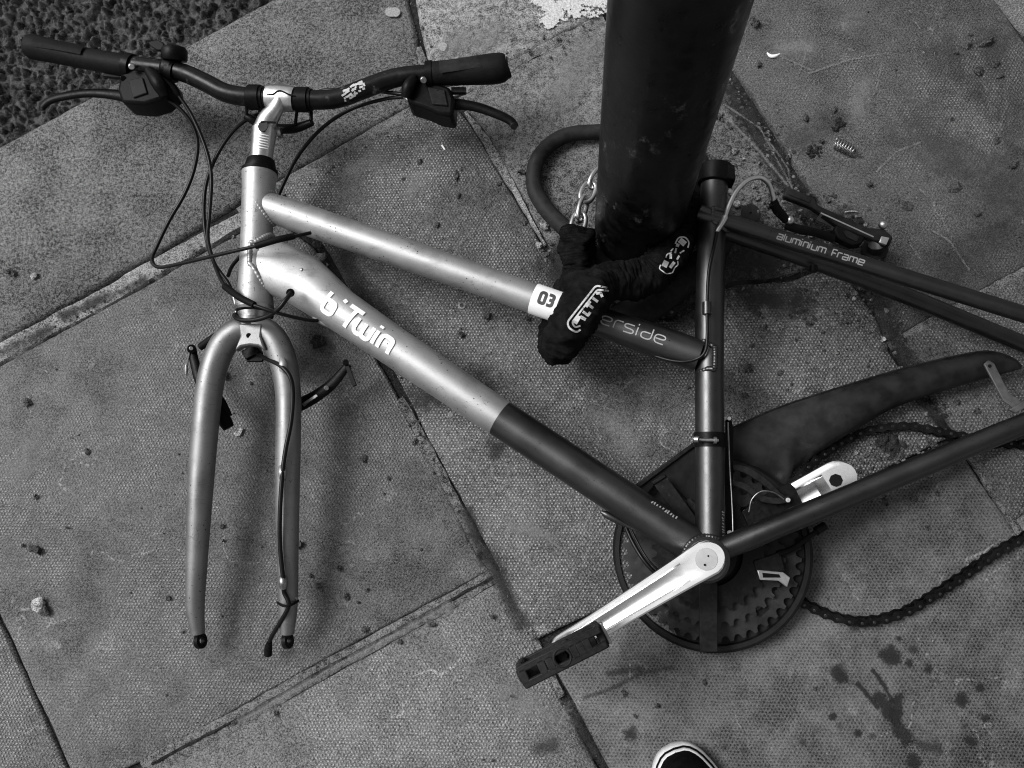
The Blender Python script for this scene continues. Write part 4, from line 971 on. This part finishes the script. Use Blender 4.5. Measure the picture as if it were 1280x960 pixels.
part(MB().ball(P(1104, 281, .048), .0052, 1, 1, .9, 14, 10), 'bolt_head', STEEL, ra)
rb = part(MB().ptube([(982, 281, .060, 6), (1000, 287, .058, 6), (1020, 291, .054, 5.5), (1042, 298, .046, 6)], 14, 5, flat=.6), 'brake_arm', PLAST)
part(MB().ball(P(987, 275.5, .064), .0052, 1, 1, 1, 14, 10), 'bolt_head', ALU, rb)

# ---- loose chain, link by link
def link_mesh(inner):
    mb = MB(); p = .0127; r = .0052 if inner else .0050; off = .0023 if inner else .0034
    prof = []
    for k in range(9): a = math.pi / 2 + math.pi * k / 8; prof.append((-p / 2 + r * math.cos(a), r * math.sin(a)))
    prof.append((0, -r * .62))
    for k in range(9): a = -math.pi / 2 + math.pi * k / 8; prof.append((p / 2 + r * math.cos(a), r * math.sin(a)))
    prof.append((0, r * .62))
    for s_ in (-1, 1): mb.prism([Vector((x, y, s_ * off + .0006)) for x, y in prof], .0012)
    for x in (-p / 2, p / 2):
        if inner: mb.cyl(Vector((x, 0, -.002)), Vector((x, 0, .002)), .0038, 10)
        else: mb.cyl(Vector((x, 0, -.0046)), Vector((x, 0, .0046)), .0017, 8, 1)
    me = bpy.data.meshes.new('link'); me.from_pydata(mb.v, [], mb.f); me.materials.append(OILY); me.materials.append(PIN); me.polygons.foreach_set('material_index', mb.m); me.update(); me.shade_smooth(); me.set_sharp_from_angle(angle=R(38)); return me
LM = (link_mesh(True), link_mesh(False))
chain = empty('chain', P(1100, 600, .0), bike)
cpath = spline([(928, 640, .040), (950, 628, .038), (972, 618, .036), (992, 602, .032), (1014, 580, .028), (1036, 563, .020), (1060, 549, .014), (1085, 539, .010), (1110, 534, .008), (1140, 533, .007), (1165, 538, .007), (1190, 544, .007), (1225, 549, .007), (1250, 555, .007), (1285, 557, .007), (1330, 575, .007), (1352, 606, .007), (1335, 640, .007),
                (1280, 671, .007), (1240, 694, .007), (1200, 722, .007), (1165, 745, .007), (1130, 765, .008), (1090, 776, .008), (1060, 775, .008), (1030, 766, .009), (1004, 753, .012), (985, 742, .020), (970, 733, .028)], 20)
cw = [P(*q) for q in cpath]
acc = [0]
for i in range(1, len(cw)): acc.append(acc[-1] + (cw[i] - cw[i - 1]).length)
def on(s_):
    i = int(np.searchsorted(acc, s_)); i = max(1, min(len(cw) - 1, i)); t = (s_ - acc[i - 1]) / max(1e-9, acc[i] - acc[i - 1]); return cw[i - 1].lerp(cw[i], t)
for k in range(int(acc[-1] / .0127)):
    a, b = on(k * .0127), on((k + 1) * .0127); ex = (b - a).normalized(); ez = (Vector((0, 0, 1)) - ex * ex.z).normalized()
    tw = R(38 * mn.noise(Vector((k * .16, 3, 0))) + (25 if k * .0127 > acc[-1] * .62 else 0)); ey = ez.cross(ex); ez2 = ez * math.cos(tw) + ey * math.sin(tw); ey = ez2.cross(ex)
    o = bpy.data.objects.new('link', LM[k % 2]); COL.objects.link(o)
    o.parent = chain; o.matrix_parent_inverse = Matrix.Translation(chain.matrix_basis.translation + bike.matrix_basis.translation * 0).inverted() if False else Matrix.Identity(4)
    mw = Matrix((ex, ey, ez2)).transposed().to_4x4(); mw.translation = (a + b) / 2
    o['_w'] = 0; del o['_w']
    o.matrix_basis = Matrix.Translation(P(1100, 600, .0)).inverted() @ mw

# ------------------------------------------------------------------ locks
lock = empty('chain_lock', P(760, 360, 0))
tag(lock, 'chain lock in a black fabric sleeve wrapped round the post and the top tube', 'bicycle lock')
def fabric(pts, name, seed, parent=lock, seg=40, amp=.0030, n=18):
    q = spline(pts, n); c = [P(*x[:3]) for x in q]; r = [x[3] * SC(*x[:3]) for x in q]
    mb = MB().tube(c, r, seg); cs = []
    for i in range(len(c)):
        for k in range(seg):
            v = Vector(mb.v[i * seg + k]); nn_ = (v - c[i]).normalized()
            e = mn.noise(Vector((v.x * 85, v.y * 85, v.z * 85 + seed))) + .6 * mn.noise(Vector((v.x * 200, v.y * 200, v.z * 200 + seed))) + 1.1 * (1 - abs(mn.noise(Vector((v.x * 48, v.y * 48, v.z * 48 + seed)))) * 2.4) + .55 * (1 - abs(mn.noise(Vector((i * .55, math.cos(k / seg * 6.283) * .9, math.sin(k / seg * 6.283) * .9 + seed)))) * 3)
            mb.v[i * seg + k] = tuple(v + nn_ * (e * amp))
    return part(mb, name, FABRIC, parent, ang=180)
SL = [fabric([(721, 290, .050, 19), (721, 296, .050, 20), (722, 315, .046, 20), (724, 335, .040, 17), (722, 350, .034, 18), (712, 372, .030, 21), (700, 400, .028, 22), (694, 425, .036, 21)], 'sleeve', 1.),
fabric([(694, 428, .040, 18), (696, 432, .075, 20), (701, 428, .100, 22), (712, 409, .120, 24), (727, 386, .124, 24), (742, 364, .118, 22), (757, 353, .106, 20), (786, 350, .092, 22), (812, 343, .084, 22), (834, 322, .078, 20), (850, 302, .070, 19), (864, 276, .062, 17), (868, 250, .055, 15), (860, 215, .045, 14), (820, 185, .04, 14)], 'sleeve', 5.),
fabric([(708, 372, .040, 15), (716, 356, .060, 14), (732, 352, .080, 13), (748, 352, .092, 13)], 'sleeve', 9.)]
# the bare chain behind the post
def oval_link(c, d, nrm, Ls, Wd, r):
    s_ = nrm.cross(d).normalized(); pts = []
    for k in range(25):
        a = 2 * math.pi * k / 24
        x = math.copysign(abs(math.cos(a)) ** .8, math.cos(a)); y = math.sin(a)
        pts.append(c + d * (x * Ls / 2) + s_ * (y * Wd / 2))
    return MB().tube(pts, r, 10, False)
lc = [(723, 279, .056), (728, 260, .052), (735, 240, .046), (746, 222, .04), (760, 206, .036)]
for i, q in enumerate(lc):
    a = P(*q); d = (P(*lc[min(i + 1, 4)]) - P(*lc[max(i - 1, 0)])).normalized()
    nrm = Vector((.3, .2, 1)) if i % 2 == 0 else Vector((1, .5, .25)); nrm = (nrm - d * nrm.dot(d)).normalized()
    part(oval_link(a, d, nrm, .030, .0155, .0029), 'chain_link', ALU, lock, ang=180)
# woven labels on the sleeve: flat print strokes laid on a small curved patch
from mathutils.bvhtree import BVHTree
def tree(objs):
    V, Fc = [], []
    for o in objs:
        b = len(V); V += [v.co.copy() for v in o.data.vertices]; Fc += [tuple(i + b for i in f.vertices) for f in o.data.polygons]
    return BVHTree.FromPolygons(V, Fc)
def woven(name, org, ax, strokes, wpx, h, tilt, mat, parent):
    mb = MB(); n_ = math.hypot(*ax); ex = (ax[0] / n_, ax[1] / n_); ey = (ex[1], -ex[0])
    for st_ in strokes:
        wl = wpx
        if isinstance(st_, tuple): st_, wl = st_
        q = []
        for i in range(len(st_) - 1):
            (x0, y0), (x1, y1) = st_[i], st_[i + 1]; m_ = max(1, int(math.hypot(x1 - x0, y1 - y0)))
            q += [(x0 + (x1 - x0) * k / m_, y0 + (y1 - y0) * k / m_) for k in range(m_)]
        q.append(st_[-1]); vs = []
        for i, (x, y) in enumerate(q):
            x0, y0 = q[max(0, i - 1)]; x1, y1 = q[min(len(q) - 1, i + 1)]; l = math.hypot(x1 - x0, y1 - y0) or 1
            nx, ny = -(y1 - y0) / l, (x1 - x0) / l
            for f in (-.5, .5):
                X, Y = x + nx * f * wl, y + ny * f * wl
                p0 = P(org[0] + ex[0] * X + ey[0] * Y, org[1] + ex[1] * X + ey[1] * Y, h)
                eye = Vector((0, 0, H)); hit = SLV.ray_cast(eye, (p0 - eye).normalized())
                if hit[0] is None or hit[0].z < .03: hit = SLV.find_nearest(p0)
                vs.append(hit[0] + (eye - hit[0]).normalized() * .0011)
        mb.add(vs, [(2 * i, 2 * i + 1, 2 * i + 3, 2 * i + 2) for i in range(len(q) - 1)])
    return part(mb, name, mat, parent, ang=180)
SLV = tree(SL)
t1 = lambda x, y: -.00035 * abs(y + 2) ** 1.25 * .6 - .00045 * max(0, x - 40) 
woven('label_patch', (716, 410), (38, -52), [(rnd([(66, -5), (60, 8), (2, 10), (-3, 4), (-2, -7), (4, -9)], 4), 2.4), (rnd([(64, -9), (57, 3.5), (5, 5), (2, -2), (8, -6)], 3), 2.2),
      ([(6, 1), (17, 2)], 5), ([(17, 1), (18, -7)], 4), [(24, 2), (24, -6), (29, -6)], [(35, 2), (35, -6)], [(31, 2), (40, 2)], [(45, 2), (45, -6)], [(52, 2), (56, -2), (53, -7)]], 3.4, .14, t1, PATCHW, lock)
t2 = lambda x, y: -.0004 * abs(y) ** 1.3 * .5 - .00025 * x
woven('label_patch', (832, 336), (25, -41), [(rnd([(1, 8), (-4, 7), (-5, -4), (0, -10), (8, -9), (12, -11), (16, -8)], 2), 1.4), ([(1, 3), (9, 4)], 7), ([(4, -4), (13, -5)], 4), (rnd([(12, 7), (17, 8), (21, 4)], 2), 1.6), ([(14, 1), (19, 4)], 3), ([(17, -6), (23, -6)], 2.5),
      (rnd([(22, 6), (27, 5)], 2), 1.6), ([(23, 0), (29, 2)], 2.2), (rnd([(33, 6), (42, 7), (47, 0), (44, -8), (37, -10)], 4), 1.7), ([(36, 0), (43, -1)], 9), ([(31, 2), (35, 3)], 4), ([(26, -5), (32, -8)], 1.8)], 2, .095, t2, PATCHW, lock)
# rubber covered loop with a barrel
loop = empty('loop_lock', P(760, 300, 0))
tag(loop, 'grey rubber covered cable loop with a thick barrel lying round the foot of the post', 'bicycle lock')
zc = .0105
part(MB().ptube([(907, 290, .03, 11), (890, 240, .028, 11), (872, 200, .024, 12), (848, 178, .016, 11), (815, 168, .012, 11), (780, 164, zc, 9.4), (745, 165, zc, 9.4), (712, 168, zc, 9.4), (687, 181, zc, 9.6), (670, 204, zc, 9.8), (668, 235, zc, 10), (684, 263, zc, 10.4), (708, 287, zc, 11), (735, 312, zc, 12), (765, 338, zc, 12), (795, 362, .013, 12), (812, 380, .018, 14)], 20, 8), 'cable', LOCKC, loop)
part(MB().ptube([(770, 405, .022, 18), (774, 402, .022, 21.5), (800, 388, .022, 22), (838, 362, .022, 21), (839, 361, .022, 20), (841, 359.5, .022, 20), (842, 359, .022, 20.5), (870, 338, .024, 19), (900, 306, .028, 15), (912, 290, .030, 11)], 28, 4), 'barrel', LOCKC, loop)

# ------------------------------------------------------------------ shoe
toe = P(839, 929, 0); sdir = (P(876, 1010, 0) - P(843, 926, 0)); sdir.z = 0; sdir.normalize(); sx_ = Vector((-sdir.y, sdir.x, 0))
shoe = empty('shoe', toe + sdir * .14)
tag(shoe, 'black canvas shoe toe with a white rubber sole poking into the bottom edge', 'shoe')
Ls = .285
def halfw(t): return .050 * (min(1, t / .30) ** .36 if t < .30 else 1 - .28 * math.sin(min(1, (t - .30) / .45) * math.pi / 2)) * (1 if t < .90 else math.sqrt(max(0, 1 - ((t - .90) / .1) ** 2)))
def outline(gr, z, n=60):
    ts = [0, .004, .015, .035, .06, .1, .15, .2, .26, .32, .4, .5, .6, .7, .8, .88, .93, .97, .99, 1]
    pts = []
    for s_ in (1, -1):
        for t in (ts if s_ == 1 else ts[::-1]):
            y = s_ * halfw(t) - .006 * math.sin(t * math.pi) 
            q = toe + sdir * (t * Ls) + sx_ * y; pts.append((q, Vector((0, 0, 0))))
    c = toe + sdir * (.5 * Ls); out = []
    pl = [p[0] for p in pts]; m_ = len(pl)
    for i in range(m_):
        t_ = pl[(i + 1) % m_] - pl[i - 1]; nn_ = Vector((t_.y, -t_.x, 0)).normalized()
        if nn_.dot(pl[i] - c) < 0: nn_ = -nn_
        out.append(pl[i] + nn_ * gr + Vector((0, 0, z)))
    return out
def loft(rings, mats_idx=0, cap=True):
    mb = MB(); m_ = len(rings[0]); vs = [v for r_ in rings for v in r_]
    fs = [(i * m_ + k, i * m_ + (k + 1) % m_, (i + 1) * m_ + (k + 1) % m_, (i + 1) * m_ + k) for i in range(len(rings) - 1) for k in range(m_)]
    if cap: fs += [tuple(range(m_))[::-1], tuple(range((len(rings) - 1) * m_, len(rings) * m_))]
    return mb.add(vs, fs)
part(loft([outline(-.001, 0), outline(.001, .002), outline(.001, .017), outline(-.0012, .0195), outline(-.0026, .0200), outline(-.0029, .0245), outline(-.0042, .0258)]), 'sole', SOLE, shoe, ang=50)
part(loft([outline(.0013, .0165), outline(-.0006, .0196), outline(-.0028, .0203)], cap=False), 'sole_stripe', SHOEB, shoe) if False else part(loft([outline(-.0008, .0190), outline(-.0006, .0205), outline(-.0030, .0208), outline(-.0032, .0190)], cap=False), 'sole_stripe', SHOEB, shoe)
up_ = MB(); m_ = 40; rings = []
base_r = outline(-.0043, .0245)
for f in (0, .15, .35, .55, .75, .9, 1.):
    rr = []
    for q in base_r:
        t = max(0, min(1, (q - toe).dot(sdir) / Ls)); mid = toe + sdir * (max(.06, min(.9, t)) * Ls) + sx_ * (-.006)
        hgt = .022 + .050 * max(0, min(1, (t - .05) / .45)) ** .9
        open_ = .30 if t > .5 else 0.
        k = f * (1 - open_)
        v = q.lerp(Vector((mid.x, mid.y, q.z)), k ** 1.6 if k < 1 else 1); v.z = .0245 + hgt * math.sin(min(1, f) * math.pi / 2)
        rr.append(v)
    rings.append(rr)
part(loft(rings), 'upper', SHOEB, shoe, ang=70)
st = MB()
for k in range(15):
    a = R(-62 + k * 124 / 14.); q = toe + sdir * (.058 - .026 * math.cos(a)) + sx_ * (.028 * math.sin(a) - .004)
    tdir = (sdir * math.sin(a) * .9 + sx_ * math.cos(a)).normalized()
    st.box(Vector((q.x, q.y, .0548 - .006 * abs(math.sin(a)))), tdir, tdir.cross(Vector((0, 0, 1))), Vector((0, 0, 1)), .0030, .0007, .0008)
part(st, 'toe_stitching', PATCHW, shoe)

# ------------------------------------------------------------------ small litter
def pebble(u, v, r, mat, name, label, cat, group=None, sx=1., sy=1., sz=.7, jit=.7):
    c = P(u, v, 0); rr = r * SC(u, v)
    mb = MB().ball(Vector((0, 0, rr * sz * .72)), rr, sx * random.uniform(.85, 1.15), sy * random.uniform(.85, 1.15), sz, 8, 5, jit)
    o = mb.build(name, mat, None, True, 22); o.location = (c.x, c.y, .0012); o.rotation_euler.z = random.uniform(0, 6.28)
    return tag(o, label, cat, group)
pebble(50, 755, 9, STONE, 'pebble', 'largest pale flat pebble near the lower left joint', 'pebble', None, 1.15, .85, .55, .4)
pebble(58, 763, 6, CRUMB, 'dirt_crumb', 'dark crumb tucked against the largest pale pebble', 'dirt crumb')
for u, v, r, lab in [(402, 323, 6.5, 'pale chip lying in the dark joint under the top tube'), (44, 346, 4, 'small white chip on the kerb stone at the left'), (722, 274, 5, 'pale pebble beside the bare lock chain'), (680, 284, 5, 'pale pebble against the cable loop left of the fabric sleeve'),
                     (674, 307, 4.5, 'pale pebble just below the cable loop'), (1069, 566, 3, 'tiny pale chip right of the uncovered crank end'), (1103, 425, 3.5, 'white chip in the dirt joint below the seat stays'), (1067, 374, 2.6, 'white chip just under the lower seat stay'), (913, 242, 4, 'pale pebble right of the seat clamp'), (921, 256, 4.5, 'larger pale pebble below the steel brake noodle')]:
    pebble(u, v, r, STONE if 'white' in lab else rock_mat('pale pebble', .19, u * .1, .3), 'pebble', lab, 'pebble')
crumbs = [(35, 503, 6), (12, 341, 5), (19, 343, 6), (47, 687, 7), (30, 682, 3.5), (212, 748, 4.6), (110, 565, 4), (46, 621, 3.5), (85, 660, 2.6), (229, 790, 3), (283, 470, 5), (314, 479, 3), (278, 658, 4), (280, 676, 2.5), (375, 681, 6), (396, 732, 5.5), (389, 720, 3.5), (425, 710, 5), (434, 746, 5.5), (448, 753, 3), (457, 786, 5), (459, 738, 3), (540, 781, 4), (500, 802, 3.5), (345, 892, 4), (293, 903, 4), (525, 203, 4.5), (571, 221, 6), (573, 245, 5), (547, 282, 4), (505, 224, 2.6), (624, 230, 4), (652, 216, 5), (577, 419, 6), (610, 396, 6.5), (660, 399, 4), (455, 572, 4), (518, 553, 4), (456, 577, 3), (486, 598, 3), (616, 771, 4), (640, 870, 3.5), (616, 950, 3), (1006, 149, 5), (1042, 139, 5), (1026, 178, 5), (1008, 190, 5.5), (1209, 58, 7), (1232, 55, 8), (1222, 90, 8), (1243, 82, 6), (1212, 44, 4), (1195, 68, 4), (944, 31, 8), (948, 83, 4), (1250, 97, 4), (1192, 235, 9), (1264, 207, 6), (1132, 258, 7), (1122, 253, 4), (1086, 232, 5), (1221, 268, 5), (1183, 318, 5), (1245, 177, 4), (1190, 150, 3), (1010, 246, 6), (1041, 245, 5), (1034, 252, 6), (967, 255, 4), (1105, 627, 6), (1140, 624, 5), (1158, 660, 4), (1171, 617, 3.5), (1065, 594, 4), (1074, 589, 4), (1082, 569, 5), (1220, 515, 4.5), (1160, 552, 6), (1166, 557, 7), (945, 392, 6), (935, 461, 6), (975, 467, 5), (930, 496, 5), (880, 852, 4), (780, 867, 3.5), (822, 883, 4), (794, 895, 3.5), (1018, 861, 3), (860, 455 + 30, 3), (1000, 388, 5), (1010, 405, 6), (1018, 400, 4), (1020, 490, 4)]
CL = {(47, 687): 'dark crumb lying above the largest pale pebble at the left', (35, 503): 'dark crumb near the left edge, level with the front brake', (375, 681): 'dark crumb touching the right fork leg halfway down',
      (396, 732): 'dark crumb right of the fork tips, lower of a close pair', (571, 221): 'dark crumb below the right brake lever on the pimpled slab', (610, 396): 'dark crumb just right of the bright ring washer',
      (577, 419): 'dark crumb straight below the bright ring washer', (1209, 58): 'dark crumb at the left of the upper right cluster', (1232, 55): 'large dark crumb at the top of the upper right cluster',
      (1222, 90): 'dark crumb in the middle of the upper right cluster', (1243, 82): 'dark crumb at the right of the upper right cluster', (944, 31): 'large lone dark crumb beside the top of the post',
      (1192, 235): 'largest crumb on the smooth slab right of the brake arm', (1264, 207): 'dark crumb close to the right edge above the stays', (1132, 258): 'larger crumb of a pair right of the rear brake arm',
      (1010, 246): 'dark crumb beside the channel end of the rear brake arm', (1105, 627): 'dark crumb just under the chain stay', (1166, 557): 'dark crumb touching the chain stay by the loose chain',
      (1160, 552): 'dark crumb between the loose chain and the chain stay', (945, 392): 'dark crumb right of the seat tube above the chain case', (935, 461): 'dark crumb between seat tube and chain case rim',
      (1010, 405): 'dark crumb in the dirt below the lower seat stay', (457, 786): 'dark crumb on the edge of the lower left joint', (389, 720): 'small crumb just above the crumb by the fork tips',
      (212, 748): 'lone dark crumb left of the left fork leg', (425, 710): 'dark crumb between the fork and the central joint', (434, 746): 'paler grey crumb right of the fork tips',
      (283, 470): 'dark crumb between the two fork legs under the crown', (652, 216): 'dark crumb touching the left side of the cable loop', (525, 203): 'dark crumb below the curved brake cable right of the stem'}
for u, v, r in crumbs:
    lab_ = CL.get((u, v))
    pebble(u, v, r * .8, CRUMB, 'dirt_crumb', lab_ or 'small dark crumb of dirt or mortar scattered on the paving', 'dirt crumb', 'dark crumbs scattered on the paving', random.uniform(.8, 1.35), random.uniform(.6, 1.0), random.choice((.35, .5, .65, .8)), random.uniform(.7, 1.3))
# heaped dirt clods
for u, v, r, lab in [(1112, 556, 17, 'large dark clod of dirt between the loose chain and the chain stay'), (398, 427, 9, 'flat dark clod of leaf litter under the down tube by the front brake'), (1062, 286, 16, 'dark heap of dirt behind the rear brake arm'), (1018, 190, 9, 'upright dark clod left of the coil spring'), (1047, 158, 9, 'dark ragged clod just above the coil spring')]:
    o = MB()
    for k in range(26):
        a = random.uniform(0, 6.28); q = r * math.sqrt(random.random()); c = P(u + math.cos(a) * q, v + math.sin(a) * q * .9, 0); s_ = SC(u, v)
        o.ball(c + Vector((0, 0, r * s_ * .25 * random.random() + .001)), r * s_ * random.uniform(.12, .34), 1, 1, .6, 7, 5, .9)
    tag(o.build('dirt_clod', DIRT, None, True, 30), lab, 'dirt clod')
# grit nobody could count
gm = MB()
def grit(pts, spread, n, rmin=.8, rmax=3.2):
    for _ in range(n):
        k = random.randrange(max(1, len(pts) - 1)); t = random.random(); a, b = pts[k], pts[min(k + 1, len(pts) - 1)]
        u = a[0] + (b[0] - a[0]) * t + random.gauss(0, spread); v = a[1] + (b[1] - a[1]) * t + random.gauss(0, spread)
        d_ = math.hypot(u - 795, v - 292)
        if d_ < 54: continue
        r = (rmin + (rmax - rmin) * random.random() ** 3) * SC(u, v); c = P(u, v, .0008)
        gm.ball(c + Vector((0, 0, r * .3)), r, 1, random.uniform(.7, 1.2), .65, 6, 4, .8, 0 if random.random() < .58 else 1)
grit([(905, 110), (1010, 270), (1060, 340), (1130, 440), (1180, 520)], 9, 330)
grit([(690, 300), (700, 350), (780, 380), (860, 390), (930, 340)], 22, 260)
grit([(930, 260), (990, 290), (960, 330)], 22, 220)
grit([(1030, 260), (1075, 300)], 18, 150)
grit([(905, 110), (1010, 270), (1080, 370), (1180, 520)], 14, 220, 1.2, 4.2)
grit([(700, 300), (715, 350), (770, 400), (900, 380)], 20, 120, 1.2, 4.0)
grit([(920, 260), (1000, 320), (980, 400)], 30, 130, 1.2, 4.0)
grit([(1120, 560), (1090, 595)], 16, 60, 1.2, 3.6)
grit([(920, 370), (1010, 390), (1080, 420)], 30, 170)
grit([(1060, 590), (1170, 555)], 14, 120)
grit([(910, 120), (960, 170), (980, 210)], 20, 120)
grit([(390, 300), (480, 460), (600, 690), (750, 960)], 5, 200, .6, 2.4)
grit([(0, 450), (190, 345), (520, 150)], 5, 120, .6, 2.2)
grit([(520, 0), (540, 110), (750, 30)], 7, 120, .6, 2.4)
grit([(100, 500), (500, 640)], 170, 170, .5, 1.9)
grit([(1000, 100), (1240, 250)], 90, 170, .5, 2.2)
grit([(750, 750), (1200, 800)], 90, 70, .5, 1.7)
grit([(480, 260), (650, 420), (800, 560)], 60, 120, .5, 1.9)
tag(gm.build('grit', [CRUMB, rock_mat('grit grey', .13, 3.)], None, True, 30), 'fine grit and crumbs strewn along the joints and round the post', 'grit', kind='stuff')
# coil spring
c = P(1055, 183, .008); d = (P(1067, 189, .008) - P(1043, 178, .008)).normalized(); s1 = Vector((0, 0, 1)); s2 = s1.cross(d)
sp = [c + d * ((k / 84 - .5) * .023) + (s1 * math.cos(k / 12 * 2 * math.pi) + s2 * math.sin(k / 12 * 2 * math.pi)) * .0062 for k in range(85)]
sp += [c + d * .0165 + s2 * -.001, c + d * .0215]
tag(MB().tube(sp, .0010, 8).build('coil_spring', STEEL, None, True, 180), 'small steel coil spring lying on the paving behind the brake arm', 'spring')
tag(MB().lathe(P(577.5, 382, .0006), (0, 0, 1), [(.0026, 0), (.0046, 0), (.0046, .0016), (.0026, .0016)], 28).build('washer', STEEL), 'small bright ring washer on the paving between the silver tubes', 'washer')
tag(MB().lathe(P(938, 267, .0015), (.08, .05, 1), [(.0018, 0), (.0115, 0), (.0115, .0016), (.0018, .0016)], 36).build('disc_washer', GREYP), 'dark flat disc washer with a tiny hole beside the seat stay', 'washer')
tag(MB().pprism([(291, 540), (296, 541), (300, 534), (304, 536), (300, 545), (294, 545)], .0035, .0022).build('plastic_chip', STONE, bevel=.0004), 'small white broken plastic chip beside the fork', 'plastic chip')
tag(MB().ptube([(959, 66, .003, .8), (963, 70, .0035, 2), (969, 70, .0035, 2), (975, 67, .003, .6)], 8, 4).build('plastic_sliver', WHITE), 'thin curved white sliver on the slab right of the post', 'plastic sliver')
tag(MB().pbox((552, 181), (556, 187), 2, .001, .0022).build('paper_scrap', WHITE), 'tiny white paper scrap below the right brake lever', 'paper scrap')
tag(MB().ptube([(1056, 292 - 27, .004, .9), (1066, 264, .004, .9), (1072, 265, .004, .6)], 6, 3).build('twig', STONE), 'pale thin twig in the dirt heap behind the brake arm', 'twig')
tag(MB().ptube([(955, 183, .003, 1), (968, 189, .004, 1.1), (977, 196, .003, .7)], 6, 3).build('twig', CRUMB), 'dark thin twig across the dirty joint right of the post', 'twig')
